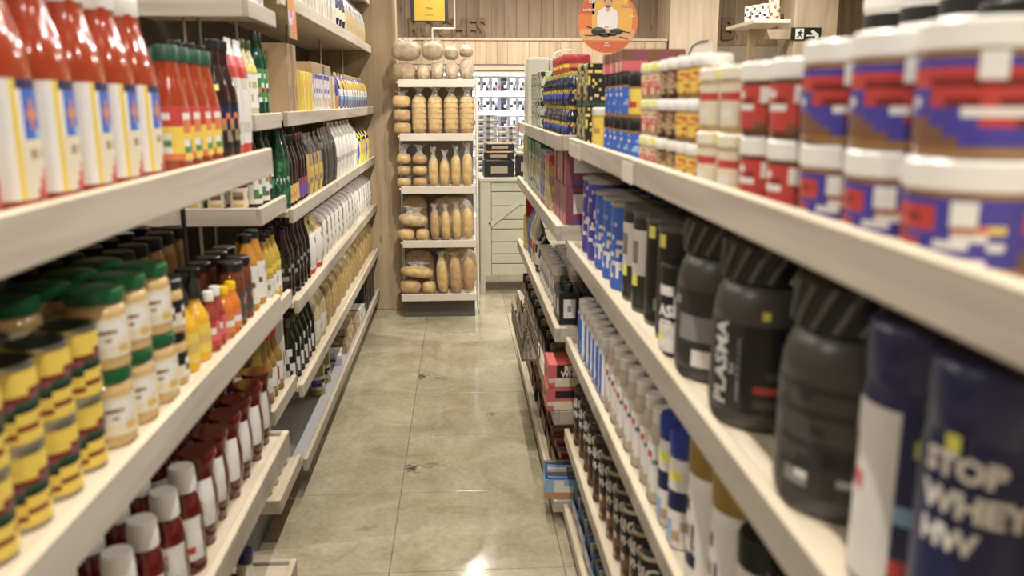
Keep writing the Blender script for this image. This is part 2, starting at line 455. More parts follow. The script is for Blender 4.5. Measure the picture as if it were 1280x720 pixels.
# upper boards over a projecting lower course of boards, each board a piece
pl = box_me('plank', .001, .139, -.018, 0, 0, .92, WX, .002)
x = -1.3
while x < 5.6:
    put('plank', pl, wall, (x, WY, 2.235)); x += .14
LY = 9.3
trim = struct(put('trim_1', box_me('trim_1', -1.3, 2.25, LY - .01, WY, 2.235, 2.262, W_LEDGE, .003)))
struct(put('trim_5', box_me('trim_5', -1.3, 2.25, LY + .02, WY, 1.93, 2.235, WALLP, 0)))
bulk = bpy.data.objects['trim_5']
pl2 = box_me('plank', .001, .113, -.016, 0, 0, .245, W_LEDGE, .002)
x = -1.3
while x < 2.2:
    put('plank', pl2, bulk, (x, LY + .02, 1.99)); x += .114

def sign_letters(s, x0, x1, zc, h, y, label):
    """carved wooden letters standing proud of the boards, one thing each would never move apart: one mounted word"""
    me = text_flat(s, h * 1.36, wood('letter_wood', (.26, .17, .095), (.205, .13, .07), (.15, .09, .05), 0, 1.0), (0, 0, 0), (1, 0, 0), (0, 0, 1), offs=.035, extr=.022, align='LEFT')
    a = min(v.co.x for v in me.vertices); b = max(v.co.x for v in me.vertices)
    zl = min(v.co.z for v in me.vertices); zh = max(v.co.z for v in me.vertices)
    for v in me.vertices:
        v.co.x = (v.co.x - a) / (b - a) * (x1 - x0); v.co.z = (v.co.z - zl) / (zh - zl) * h
    return tag(put('wall_lettering', me, None, (x0, y, zc - h / 2)), label, 'sign')
sign_letters('ROCHES', -.55, .31, 2.41, .235, WY - .043, 'carved brown wooden capital letters on the boarded wall above the bread rack')
sign_letters('B', 3.02, 3.19, 2.42, .245, WY - .043, 'single carved wooden capital letter on boards beside the pale right pillar')

# pale pillars at the right
def pillar(n, x0, x1, y0, y1):
    return struct(put(n, box_me(n, x0, x1, y0, y1, 0, CEIL + .015, W_PILLAR, .004)))
pillar('trim_2', 2.27, 2.80, 9.3, 9.9)
pillar('trim_3', 3.50, 3.96, 8.95, 9.4)

# column of the end panel beside the left shelves
struct(put('trim_4', box_me('trim_4', -1.22, -.457, 6.475, 6.60, 0, CEIL + .015, W_COLUMN, .004)))

# ------------------------------------------------------------------ ceiling lamps
lamp_body = lathe('housing', [(.10, -.03), (.115, -.03), (.115, .0), (.10, .02)], mat('white_lamp_housing', (.75, .74, .72), .4), 20)
lamp_glow = lathe('lens', [(.022, -.0305), (.022, -.026)], mat('lamp_lens', (.9, .9, .88), .3, emit=(1, .9, .76), es=9), 20)
for i, (x, y) in enumerate(LAMPS):
    t = thing('ceiling_lamp', 'round white recessed ceiling lamp over the shop floor', 'lamp', (x, y, CEIL), group='round ceiling lamps')
    put('housing', lamp_body, t); put('lens', lamp_glow, t)
    ld = bpy.data.lights.new('lamp_light', 'AREA'); ld.shape = 'DISK'; ld.size = .04; ld.energy = LAMP_W * 1.0; ld.color = LAMP_COL
    lo = bpy.data.objects.new('lamp_light', ld); COL.objects.link(lo); lo.parent = t; lo.location = (0, 0, -.034)

# a small ceiling spotlight over the aisle trained on the bread rack
t = thing('ceiling_spotlight', 'small white ceiling spotlight over the aisle trained on the bread rack', 'lamp', (.05, 3.95, CEIL))
SPA = math.radians(45)
put('stem', bm_mesh('stem', tube_bm([(0, 0, .02), (0, 0, -.08)], .01, 8), mat('white_lamp_housing', (.75, .74, .72), .4)), t)
put('housing', lathe('housing', [(.03, 0), (.045, -.01), (.045, -.10), (.035, -.105)], mat('white_lamp_housing', (.75, .74, .72), .4), 18), t, (0, 0, -.08), (SPA, 0, 0))
ld = bpy.data.lights.new('spot_light', 'SPOT'); ld.energy = 190; ld.spot_size = math.radians(37); ld.spot_blend = .05; ld.shadow_soft_size = .025; ld.color = LAMP_COL
lo = bpy.data.objects.new('spot_light', ld); COL.objects.link(lo); lo.parent = t; lo.location = (0, .115 * math.sin(SPA), -.08 - .115 * math.cos(SPA)); lo.rotation_euler = (SPA, 0, 0)

# ------------------------------------------------------------------ shelving
W_TOP = wood('shelf_edge_top_pine', (.74, .66, .51), (.66, .57, .42), (.55, .46, .33), 1, 1.0, knots=False)
def edge_me(name, x0, x1, y0, y1, z0, z1, m):
    """grey-washed face board whose sawn top keeps the pale wood"""
    me = box_me(name, x0, x1, y0, y1, z0, z1, m, .0025); me.materials.append(W_TOP)
    for p in me.polygons:
        if p.normal.z > .6: p.material_index = 1
    return me
def shelving(label, side, xf, depth, y0, y1, levels, fh, lip, back_h, endboard=False, board=None, group=None, end_tray=(), rod=.2):
    """side -1: opens towards +X (left of the aisle), +1: right of the aisle. levels are heights of the top of each front edge"""
    t = thing('shelving_unit', label, 'shelf', (xf, (y0 + y1) / 2, 0), (0, 0, 0), group)
    s = side; yc = (y0 + y1) / 2; hl = (y1 - y0) / 2 - .002
    X = lambda d: sorted((s * d[0], s * d[1]))
    for i, z in enumerate(levels):
        a, b = X((.019, depth)); 
        bd = put('shelf', box_me('shelf', a, b, -hl + (.0185 if endboard else 0), hl - (.0185 if i in end_tray else 0), z - lip[i] - .02, z - lip[i], (board or {}).get(i, W_BOARD), .001), t)
        a, b = X((0, .019))
        put('front_edge', edge_me('front_edge', a, b, -hl, hl, z - fh[i], z, W_EDGE_Y), bd)
        if endboard:
            a, b = X((.019, depth))
            put('end_edge', box_me('end_edge', a, b, -hl, -hl + .018, z - fh[i], z, W_EDGE_X, .0025), bd)
        if i in end_tray:
            a, b = X((.019, depth))
            put('end_edge', box_me('end_edge', a, b, hl - .018, hl, z - fh[i], z, W_EDGE_X, .0025), bd)
    a, b = X((depth, depth + .02))
    put('back_panel', box_me('back_panel', a, b, -hl, hl, 0.0, back_h, BACKM, 0), t)
    a, b = X((.09, depth))
    put('plinth', box_me('plinth', a, b, -hl, hl, 0, levels[-1] - fh[-1] - .002 if levels[-1] - fh[-1] > .03 else .02, mat('grey_plinth', (.2, .2, .2), .5), 0), t)
    n = max(2, int((y1 - y0) / 1.0) + 1)
    for k in range(n):
        yy = -hl + .12 + (2 * hl - .24) * k / (n - 1)
        for d in (rod,):
            put('rod', bm_mesh('rod', tube_bm([(s * d, yy, levels[-1] - .02), (s * d, yy, levels[0] - .02)], .007, 8), STEEL if rod != .222 else DKSTEEL, 40), t)
    return t
shelving('near left pale wood shelving unit with ketchup on its top shelf', -1, -.53, .55, .35, 2.44, [1.472, 1.048, .625, .195], [.073, .073, .073, .06], [.012] * 4, 1.5, end_tray=(2, 3), rod=.222)
shelving('short middle left wood shelving unit with board ends facing the camera', -1, -.662, .43, 2.83, 3.245, [1.917, 1.56, 1.253, .887, .537, .198], [.055, .055, .06, .06, .055, .055], [.012] * 6, 2.2, endboard=True, rod=.24)
shelving('long far left wood shelving unit reaching the brown end column', -1, -.64, .46, 3.25, 6.472, [2.34, 2.0, 1.563, 1.198, .84, .492, .172], [.055] * 7, [.012] * 7, 2.45, board={6: W_GREYB})
shelving('near right pale wood shelving unit with white lidded tubs on top', 1, .38, .5, .2, 2.968, [1.477, 1.112, .755, .395, .085], [.056, .062, .05, .05, .045], [.03, .02, .02, .02, .02], 1.44, end_tray=(2,))
shelving('far right wood shelving unit with small dark bottles along its top', 1, .342, .5, 2.972, 5.06, [1.485, 1.165, .785, .46, .095], [.055, .055, .055, .055, .05], [.012] * 5, 1.45, endboard=True, rod=.29)

# ================================================================== products
KET = gloss('ketchup_red', (.105, .009, .008), .1)
TOM = gloss('tomato_sauce', (.33, .05, .02), .12)
DARKGL = gloss('dark_bottle_glass', (.018, .010, .008), .06)
GREENGL = gloss('green_bottle_glass', (.008, .055, .028), .07)
REDGL = gloss('red_juice_glass', (.16, .008, .008), .07)
AMBER = gloss('amber_contents', (.50, .22, .035), .12)
OLIVE = gloss('yellow_oil', (.52, .36, .06), .08)
JUICE = gloss('cloudy_brown_juice', (.28, .17, .04), .1)
BEIGE = gloss('beige_sauce', (.55, .38, .17), .15)
MUST = gloss('mustard_yellow', (.74, .42, .03), .15)
ORANGE = gloss('orange_sauce', (.68, .2, .03), .15)
PINKS = gloss('pink_sauce', (.5, .1, .07), .15)
WHITEP = mat('white_plastic', (.8, .79, .76), .3)
GREYP = mat('pale_grey_plastic', (.55, .53, .5), .3)
BLACKP = mat('black_plastic', (.014, .014, .015), .35)
GREENP = mat('green_lid', (.015, .12, .045), .3)
DKGREEN = mat('dark_green_lid', (.012, .07, .04), .35)
REDP = mat('red_cap', (.5, .02, .03), .3)
NAVYP = mat('navy_plastic', (.018, .022, .095), .28, coat=.2)
BLUEP = mat('blue_cap', (.02, .05, .3), .3)
GOLDP = mat('gold_lid', (.36, .24, .07), .35, .4)
JUGM = mat('charcoal_jug', (.075, .072, .07), .36)
NUT = gloss('peanut_butter', (.38, .2, .085), .2)
TIN = mat('tin_metal', (.5, .48, .44), .3, .9)
WT = mat('white_lettering', (.82, .8, .78), .5)
RT = mat('red_lettering', (.55, .06, .04), .5)
KT = mat('black_lettering', (.02, .02, .02), .5)
YT = mat('yellow_sticker', (.8, .72, .05), .5)
CARD = mat('brown_cardboard', (.46, .32, .18), .75)
GREYBOX = mat('grey_green_paint', (.5, .5, .42), .55)

def rz(prof, k=1.0): return [(r * k, z) for r, z in prof]
def std(r, h, neck=.4, sh=.6, base=.004):
    """bottle outline: radius r, height h, neck share and height where the shoulder starts"""
    return [(r * .9, 0), (r, base), (r, h * sh), (r * .93, h * (sh + .06)), (r * .72, h * (sh + .15)), (r * (neck + .08), h * (sh + .24)), (r * neck, h * (sh + .29)), (r * neck, h)]
def capp(r, z, h): return [(r * .98, z), (r, z + .002), (r, z + h - .002), (r * .92, z + h)]
def jarp(r, h): return [(r * .9, 0), (r, .004), (r, h * .8), (r * .94, h * .88), (r * .86, h * .91), (r * .86, h)]
def tubp(r, h, tap=.94): return [(r * tap * .97, 0), (r * tap, .003), (r, h)]

# ---------------------------------------------------------------- left near shelf, top: sauces
k_tom = bottle('tomato_sauce_bottle', 'bottle', [(.043, 0), (.048, .006), (.048, .175), (.046, .2), (.037, .235), (.029, .262), (.027, .285), (.027, .292)], TOM,
   [(.029, .288), (.030, .29), (.030, .318), (.028, .321)], WHITEP,
   [(.012, .168, -158, 92, ['wwwwwwwwwwwwyBBBBBBBBwwww', 'wwwwwwwwwwwwywbbbbbbbwwww', 'wwcwcwcwcwwwywbbobbbbwwww', 'wwwwwwwwwwwwywboaobbbwwww', 'wwcwcwwcwwwwywbbobbllwwww', 'wwwwwwwwwwwwywbbbllllwwww', 'wwcwcwcwcwwwycccccccccwww', 'wwwwwwwwwwwwyccTTcTcccwww', 'wwcwwcwcwwwwycccccccccwww', 'wwwwwwwwwwwwycccccrrrccww', 'wwcwcwcwwwwwyccccrrrrrrcw', 'wwwwwwwwwwwwycccrrrrrrrrr'])], sq=3.2)
row(k_tom, -.612, [1.64, 1.522, 1.404, 1.286, 1.168, 1.05, .932], 1.4605, 'tall tomato sauce bottle, blue picture label', 'upper left shelf front', 'tomato sauce bottles in the front row')
row(k_tom, -.815, [1.60, 1.482, 1.364, 1.246, 1.128], 1.4605, 'tall tomato sauce bottle', 'back row, upper left shelf', 'tomato sauce bottles in the back row')
k_pep = bottle('pepper_sauce_bottle', 'bottle', [(.032, 0), (.035, .005), (.035, .12), (.033, .145), (.025, .18), (.021, .205), (.021, .222)], TOM, [(.023, .218), (.0245, .22), (.0245, .247), (.023, .25)], DKGREEN,
   [(.022, .13, -130, 60, ['rrrrrrrrrr', 'rwwrrwwwrr', 'rrrrrooorr', 'yyyyyoooyy', 'ywwyyyyyyy', 'yggyywwgyy', 'ywwyygggyy', 'oooooyyyoo'])], sq=3.0)
row(k_pep, -.592, [2.035, 1.955, 1.875, 1.795], 1.4605, 'green-lidded red sauce bottle', 'upper left shelf front', 'green lidded red sauce bottles')
row(k_pep, -.675, [1.99, 1.91, 1.83, 1.75], 1.4605, 'green-lidded red sauce bottle', 'behind, upper left shelf', 'green lidded red sauce bottles at the back')
k_bbq = bottle('dark_sauce_bottle', 'bottle', std(.032, .275, .42, .55), gloss('dark_brown_sauce', (.035, .014, .012), .08), capp(.016, .262, .022), BLACKP,
   [(.03, .14, -130, 60, ['kkkkkkkk', 'kBBBBBkk', 'kBoBoBkk', 'koBoBokk', 'kTkTkTkk', 'kkTkTkkk', 'kTTkTTkk', 'kkkkkkkk']), (.165, .178, -95, -60, ['z'])])
row(k_bbq, -.588, [2.20, 2.118], 1.4605, 'dark sauce bottle with flame label', 'upper left shelf front', 'dark sauce bottles')
k_rice = pouch('red_ended_pack', 'bag', .055, .085, .285, ['wwwwww', 'pppppp', 'rrrrrr', 'wwhwww', 'whwhww', 'wwwhww', 'whwwhw', 'wwhwww', 'whwwww', 'rrrrrr'], .25, seed=3)
row(k_rice, -.595, [2.385, 2.29], 1.4605, 'pale noodle pack with red ends', 'upper left shelf end', 'red ended noodle packs')
row(k_bbq, -.69, [2.36, 2.27, 2.17], 1.4605, 'dark sauce bottle', 'behind, upper left shelf', 'dark sauce bottles at the back')

# ---------------------------------------------------------------- left near shelf, second: jars, mustards, tins
z2 = 1.0365
k_gold = bottle('golden_dressing_bottle', 'bottle', std(.030, .205, .5, .62), AMBER, capp(.019, .188, .022), BLACKP,
   [(.02, .125, -110, 40, ['wwwwww', 'wlwwlw', 'wwwwww', 'wwnwww', 'wnwwww', 'wwwwww', 'wcwcww'])], sq=3)
row(k_gold, -.588, [2.385, 2.305], z2, 'golden dressing bottle, white label', 'second left shelf front', 'golden dressing bottles')
k_chut = bottle('chutney_jar', 'jar', jarp(.033, .15), gloss('brown_chutney', (.16, .045, .02), .1), capp(.031, .143, .022), BLACKP,
   [(.02, .09, -110, 50, ['EEEEE', 'EoEoE', 'EEEEE', 'EEEEE'])])
row(k_chut, -.592, [2.225, 2.145], z2, 'reddish chutney jar, black lid', 'second left shelf front', 'chutney jars')
row(k_chut, -.668, [2.38, 2.30, 2.22, 2.14, 2.06, 1.98], z2, 'reddish chutney jar, black lid', 'second row, second left shelf', 'chutney jars in the second row')
k_ora = bottle('orange_sauce_bottle', 'bottle', std(.022, .115, .5, .66), ORANGE, capp(.013, .108, .02), mat('yellow_cap', (.85, .55, .02), .3), [(.015, .06, -120, 50, ['oooo', 'owwo', 'oooo'])])
row(k_ora, -.576, [2.075, 2.02], z2, 'small orange sauce bottle, yellow cap', 'second left shelf front', 'orange sauce bottles')
k_chili = bottle('small_red_sauce_bottle', 'bottle', std(.021, .125, .45, .62), gloss('chili_sauce', (.3, .05, .035), .1), capp(.012, .118, .022), WHITEP, [(.012, .072, -120, 50, ['rrpr', 'rwpr', 'pppp', 'prrp'])])
row(k_chili, -.578, [1.965, 1.912], z2, 'small red sauce bottle, white cap', 'second left shelf front', 'small red sauce bottles')
row(k_chili, -.63, [1.92, 1.865], z2, 'small red sauce bottle', 'behind, second left shelf', 'small red sauce bottles at the back')
k_msq = bottle('mustard_squeeze_bottle', 'bottle', std(.031, .15, .4, .62), MUST, [(.016, .14), (.018, .142), (.015, .168), (.006, .19), (.006, .2)], BLACKP, [(.02, .085, -120, 50, ['YyyY', 'yYYy', 'yyyy'])])
row(k_msq, -.592, [1.845, 1.765], z2, 'yellow mustard squeeze bottle', 'second left shelf front', 'mustard squeeze bottles')
row(k_msq, -.665, [1.80, 1.72], z2, 'yellow mustard squeeze bottle', 'behind, second left shelf', 'mustard squeeze bottles at the back')
k_aio = bottle('black_lidded_sauce_jar', 'jar', jarp(.034, .095), BEIGE, capp(.033, .09, .018), BLACKP, [(.015, .068, -110, 50, ['kkkkk', 'kwkwk', 'kkckk', 'cwcwc'])])
for lz, nm in ((0, 'lower'), (.1085, 'upper')):
    row(k_aio, -.595, [1.684], z2 + lz, nm + ' jar of beige sauce with black lid beside green-lidded jars', 'second left shelf', None)
k_mus = bottle('green_lidded_mustard_jar', 'jar', jarp(.047, .118), BEIGE, capp(.046, .111, .022), GREENP,
   [(.022, .088, -120, 60, ['cccccccccccccc', 'ccwwwwwwccYqqc', 'cwwwwwwwwcqqqc', 'cwwTnnTwwccYyc', 'cwwwwwwwwcyyyc', 'ccwTwTwwccyYyc', 'cccwwwwcccYyyc', 'cYYccccYYcyyyc', 'YYYYcccYYYcycc', 'cccccccccccccc'])])
for lz, nm in ((0, 'lower'), (.1335, 'upper')):
    row(k_mus, -.601, [1.587, 1.483, 1.379], z2 + lz, 'green-lidded mustard jar', nm + ' layer, second left shelf', 'green lidded jars, %s layer' % nm)
k_mus2 = dict(k_mus); 
for lz, nm in ((0, 'lower'), (.1335, 'upper')):
    row(k_mus, -.698, [1.62, 1.515, 1.41, 1.305], z2 + lz, 'green-lidded mustard jar', nm + ' layer, back row, second left shelf', 'green lidded jars behind, %s layer' % nm)
k_can = bottle('yellow_labelled_tin', 'can', [(.041, 0), (.042, .002), (.0405, .006), (.0405, .108), (.042, .112), (.042, .114)], TIN, None, None,
   [(.008, .106, -150, 80, ['yyyyyyyyyyyyyyyyyyyyyyyy', 'yyyEEEyyyyyyyyyyyyyyyyyy', 'yyyyEyyyyyyyyyyyyyRRyyyy', 'yEEyyyyyyyyyyyRRRRRmRRyy', 'yEyyyyyyyRRRRRmmGGGGGmRy', 'yyyyyRRRRmmGGGGGkkkkGGGG', 'yyyyRmmGGGGkkkkkkkyyykkk', 'yyyyGGGkkkkyyyyyyyyyyyyy', 'yyykkkkyyyyyyyyyRRRyyyyy', 'yyyyyyyyyyyRRRRRyyyRRyyy', 'yyyyyyyRRRRyyyyyyyyyyyyy', 'YYyyyyyyyyyyyyyyyyyyyyyY'])])
k_can['parts'].append(['lid', lathe('lid', [(.0385, .1142), (.0385, .1155)], mat('dark_tin_lid', (.06, .055, .05), .3, .8), 18)])
for lz, nm in ((0, 'lower'), (.1155, 'upper')):
    row(k_can, -.605, [1.278, 1.186, 1.094, 1.002], z2 + lz, 'yellow-labelled olive tin', nm + ' layer, second left shelf', 'yellow tins, %s layer' % nm)
    row(k_can, -.698, [1.205, 1.113, 1.02, .928], z2 + lz, 'yellow-labelled olive tin', nm + ' layer, back row, second left shelf', 'yellow tins behind, %s layer' % nm)
k_bl = bottle('pale_blue_labelled_jar', 'jar', jarp(.035, .1), BEIGE, capp(.033, .095, .016), WHITEP, [(.01, .08, -120, 60, ['wwwww', 'lllll', 'lwrwl', 'lllll', 'wwwww'])])
row(k_bl, -.60, [.915, .835], z2, 'pale-lidded jar with light blue label', 'second left shelf front', 'light blue labelled jars')
k_pick = bottle('dark_pickle_jar', 'jar', jarp(.037, .2), gloss('dark_amber_pickle', (.20, .11, .035), .1), capp(.035, .193, .03), BLACKP, [(.03, .11, -110, 50, ['kkkk', 'kYYk', 'kkkk'])])
row(k_pick, -.80, span(2.37, 1.20, 13), z2, 'tall amber pickle jar, black lid', 'rear row, second left shelf', 'tall amber jars at the back')
row(k_pick, -.90, span(2.37, 1.42, 10), z2, 'tall amber pickle jar', 'rearmost row, second left shelf', 'tall amber jars at the very back')

# ---------------------------------------------------------------- left near shelf, third: ketchup
z3 = .6135
k_ket = bottle('upside_down_ketchup_bottle', 'bottle', [(.022, .0), (.024, .004), (.030, .03), (.036, .07), (.036, .12), (.031, .165), (.036, .2), (.040, .215), (.038, .222)], KET, None, None,
   [(.055, .165, -135, -20, ['wwwww', 'wewww', 'wwwww', 'weeww', 'wwrww', 'wwwww', 'wwgww']), (.055, .16, 10, 75, ['ww', 'rr', 'ww', 'ww'])], ov=1.25, seg=22)
k_ket['parts'].append(['cap', lathe('cap', [(.024, .0), (.026, .001), (.026, .024), (.025, .026)], gloss('dark_red_cap', (.12, .008, .008), .2), 18)])
row(k_ket, -.60, span(2.37, 1.80, 6), z3, 'upside-down ketchup bottle', 'third left shelf front', 'upside down ketchup bottles in front')
row(k_ket, -.695, span(2.37, 1.80, 6), z3, 'upside-down ketchup bottle', 'second row, third left shelf', 'upside down ketchup bottles in the second row')
row(k_ket, -.815, span(2.37, 1.80, 6), z3, 'upside-down ketchup bottle', 'third row, third left shelf', 'upside down ketchup bottles in the third row')
k_ksq = bottle('white_capped_ketchup_bottle', 'bottle', [(.030, 0), (.034, .005), (.034, .06), (.031, .09), (.033, .125), (.027, .155), (.021, .166), (.021, .172)], KET, [(.0255, .168), (.026, .17), (.0245, .213), (.023, .217)], WHITEP,
   [(.03, .12, -135, -15, ['wwww', 'wrww', 'wkww', 'wwww', 'wgrw', 'wwww']), (.03, .12, 15, 80, ['ww', 'rr', 'ww'])], ov=1.15)
row(k_ksq, -.596, [1.69, 1.575, 1.46, 1.345], z3, 'white-capped ketchup bottle', 'third left shelf front', 'white capped ketchup bottles in front', sc=1.08)
row(k_ksq, -.688, [1.68, 1.565, 1.45, 1.335], z3, 'white-capped ketchup bottle', 'second row, third left shelf', 'white capped ketchup bottles behind', sc=1.08)
# bottom tray
k_navy = bottle('blue_capped_bottle', 'bottle', std(.034, .27, .5, .68), mat('cream_bottle', (.7, .66, .55), .3), capp(.02, .262, .035), mat('deep_blue_cap', (.018, .016, .11), .3), [(.04, .16, -140, 60, ['llww', 'wwww', 'bbww'])])
row(k_navy, -.588, [1.99, 1.86], .1865, 'cream bottle with deep blue cap', 'bottom left tray', 'blue capped bottles', tilt=(0, .085))

# ---------------------------------------------------------------- left middle unit
zM = [1.905, 1.548, 1.241, .875, .525, .186]
k_mjar = bottle('brown_spread_jar', 'jar', jarp(.03, .1), gloss('brown_spread', (.14, .06, .03), .12), capp(.028, .093, .02), WHITEP, [(.02, .075, -150, 60, ['wwww', 'wnnw', 'wwww'])])
for i, xx in enumerate((-1.045, -.975, -.905)):
    spawn(k_mjar, xx, 2.895, zM[0], 0, ORD[i] + ' brown jar from the left on the end of the topmost board', 'brown jars on the topmost board')
k_wbox = carton('white_carton', 'box', .085, .05, .19, P('w'), ['wwww', 'wllw', 'wwww', 'wkww', 'wwww'], ['wwwww', 'wwlww', 'wwwww', 'wllww', 'wwkww'])
for i, xx in enumerate((-.835, -.742)):
    spawn(k_wbox, xx, 2.90, zM[0], 0, ('left' if i == 0 else 'right') + ' white carton on the end of the topmost left board', 'white cartons on the topmost board')
row(k_wbox, -.745, [3.21, 3.14, 3.07, 3.0], zM[0], 'white carton', 'topmost board of the middle left unit', 'white cartons along the topmost board')
k_grn = bottle('green_oil_bottle', 'bottle', std(.029, .29, .36, .64), GREENGL, capp(.0125, .245, .05), mat('dark_foil_cap', (.02, .05, .035), .3), [(.05, .165, -130, 60, ['gggggg', 'gwwggg', 'gggggg', 'gwgwgg', 'GGoGGG', 'gggggg', 'gwwggg'])])
row(k_grn, -.722, [3.19, 3.115], zM[1], 'dark green oil bottle', 'second board, middle left unit', 'green oil bottles')
k_vin = bottle('pale_vinegar_bottle', 'bottle', std(.029, .24, .4, .62), gloss('pale_liquid', (.55, .52, .3), .1), capp(.0135, .225, .03), mat('dull_green_cap', (.1, .14, .05), .3), [(.03, .14, -130, 60, ['wwwww', 'wqqww', 'wwwww', 'wgwgw', 'wwwww']), (.15, .17, -130, 60, ['yyyyy'])])
row(k_vin, -.725, [3.035, 2.955], zM[1], 'pale vinegar bottle', 'second board, middle left unit', 'pale vinegar bottles')
k_fruit = bottle('red_fruit_sauce_bottle', 'bottle', std(.030, .21, .48, .58), REDGL, capp(.0165, .196, .024), BLACKP, [(.008, .075, -150, 90, ['ccccccc', 'cTTcTTc', 'cnncnnc', 'ccccccc', 'cYYcYYc']), (.092, .112, -108, -72, ['z'])])
for i, xx in enumerate((-1.05, -.975, -.9, -.825, -.75)):
    spawn(k_fruit, xx, 2.90, zM[2], 0, ORD[i] + ' red fruit sauce bottle from the left, end of the third board', 'red fruit sauce bottles on the board end')
row(k_fruit, -.84, [3.16, 3.08, 3.0], zM[2], 'red fruit sauce bottle', 'back row, third board, middle left unit', 'red fruit sauce bottles behind')
k_cid = bottle('white_labelled_vinegar_bottle', 'bottle', std(.03, .25, .38, .62), DARKGL, capp(.013, .235, .028), BLACKP, [(.015, .13, -150, 70, ['.www.w', 'wwwwww', 'wTwTTw', 'wwwwww', 'wwgwww', 'wwgnww', 'wwwwww']), (.135, .15, -110, -60, ['r'])])
row(k_cid, -.715, [3.06, 2.955], zM[2], 'dark vinegar bottle with white label', 'third board, middle left unit', 'white labelled vinegar bottles')
row(k_grn, -.722, [3.195, 3.13], zM[2], 'tall dark green oil bottle', 'third board, middle left unit', 'green oil bottles on the third board', sc=.88)
k_oil = bottle('yellow_oil_bottle', 'bottle', std(.031, .25, .38, .6), OLIVE, capp(.0135, .235, .028), BLACKP, [(.02, .1, -140, 60, ['wwwwww', 'wTTwTw', 'wwwwww', 'wYwYww']), (.12, .14, -140, 60, ['y.yyyy'])])
row(k_oil, -.715, [3.19, 3.11, 3.03, 2.95], zM[3], 'yellow oil bottle, pale label', 'fourth board, middle left unit', 'yellow oil bottles')
row(k_oil, -.80, [3.19, 3.11, 3.03, 2.95], zM[3], 'yellow oil bottle', 'back row, fourth board, middle left unit', 'yellow oil bottles behind')
k_jr = bottle('red_capped_juice_bottle', 'bottle', std(.036, .23, .42, .56), JUICE, capp(.017, .218, .03), REDP, [(.025, .115, -150, 60, ['wwwwww', 'wwrwwr', 'wrrwww', 'wwgwrw', 'wTwTww'])])
k_jg = bottle('green_capped_juice_bottle', 'bottle', std(.036, .22, .42, .56), JUICE, capp(.017, .208, .028), mat('olive_cap', (.14, .15, .04), .3), [(.025, .115, -150, 60, ['gwwgww', 'gwrwwr', 'wrrwww', 'wwrwrw', 'gTwTww'])])
row(k_jr, -.725, [3.12, 3.035], zM[4], 'brown juice bottle with red cap', 'fifth board, middle left unit', 'red capped juice bottles')
row(k_jg, -.725, [2.96, 2.887], zM[4], 'brown juice bottle with olive cap', 'fifth board, middle left unit', 'olive capped juice bottles')
row(k_jr, -.81, [3.10, 3.02], zM[4], 'brown juice bottle with red cap', 'behind, fifth board, middle unit', 'red capped juice bottles behind')
row(k_jg, -.81, [2.94], zM[4], 'olive-capped juice bottle in the back row', 'fifth board, middle left unit', None)
k_nutb = carton('nut_biscuit_carton', 'box', .14, .03, .30, P('w'), ['ww', 'wn', 'ww', 'nw', 'ww'], ['wwwwww', 'wwwnww', 'wwnnww', 'wwwwww', 'wgggww', 'wwwwww', 'wwwnww', 'wwwnww', 'wwwwww'])
spawn(k_nutb, -.77, 3.215, zM[4], 0, 'tall white carton with brown nut prints beside red-capped juice bottles')
k_gj = bottle('green_lidded_tub', 'jar', jarp(.036, .1), BEIGE, capp(.034, .094, .025), mat('teal_green_lid', (.015, .14, .09), .3), [(.015, .075, -150, 60, ['wwwww', 'wggww', 'wwwww'])])
row(k_gj, -.74, [3.17, 3.085, 3.0, 2.915], zM[5], 'green-lidded jar', 'bottom board, middle left unit', 'green lidded jars on the bottom board')

# ---------------------------------------------------------------- left far unit
zF = [2.328, 1.988, 1.551, 1.186, .828, .48, .16]
XF = -.64
# top board
k_dkb = carton('dark_card_box', 'box', .1, .05, .20, P('K'), ['kkkk', 'kBBk', 'kllk', 'kkkk'], ['kkkkk', 'knnkk', 'kkkkk', 'kBBkk'])
row(k_dkb, -.72, [3.52, 3.45, 3.38, 3.31], zF[1], 'dark carton', 'top of far left unit', 'dark cartons on the top board')
k_grb = carton('pale_green_carton', 'box', .1, .085, .24, P('h'), ['hhhh', 'hggh', 'hhhh', 'hhoh', 'hhhh'], ['hhhhh', 'hqqhh', 'hhhhh', 'hhohh'])
row(k_grb, -.725, [4.07, 3.97, 3.87, 3.77], zF[1], 'pale green carton', 'top of far left unit', 'pale green cartons')
k_pas = carton('white_pasta_carton', 'box', .1, .082, .22, P('w'), ['wwwwww', 'wlwwlw', 'wwwwww', 'wllwww', 'wwwwww', 'wwttww', 'wwttww', 'wwttww', 'wwwwww'], ['wwwwww', 'wuuuww', 'wwwwww', 'wwttww', 'wwttww', 'wwwwww'])
row(k_pas, -.72, span(4.86, 4.2, 7), zF[1], 'white pasta carton with window', 'top of far left unit', 'white pasta cartons')
k_npb = pouch('navy_pasta_bag', 'bag', .09, .1, .25, ['BBBBBBBB', 'BVBBBBBB', 'BBBBBVBB', 'BBBBcBBB', 'BBBccBBB', 'BBBcccBB', 'BBBBcBBB', 'BBBBBBBB'], .25, seed=5)
row(k_npb, -.715, [5.28, 5.16, 5.04], zF[1], 'navy pasta bag', 'top of far left unit', 'navy pasta bags')
k_gpb = pouch('gold_pasta_bag', 'bag', .09, .105, .25, ['uusuBuuu', 'uBwsBuws', 's33ss33s', '33333333', '33333333', '33333333', 'BB3333BB'], .25, seed=6)
row(k_gpb, -.715, span(6.38, 5.42, 9), zF[1], 'clear gold pasta bag', 'top of far left unit', 'gold pasta bags')
row(carton('blue_top_carton', 'box', .1, .09, .12, P('b'), ['bwb', 'www', 'bbb']), -.74, [6.36, 6.24], zF[0], 'blue carton', 'topmost far left board', 'blue cartons')
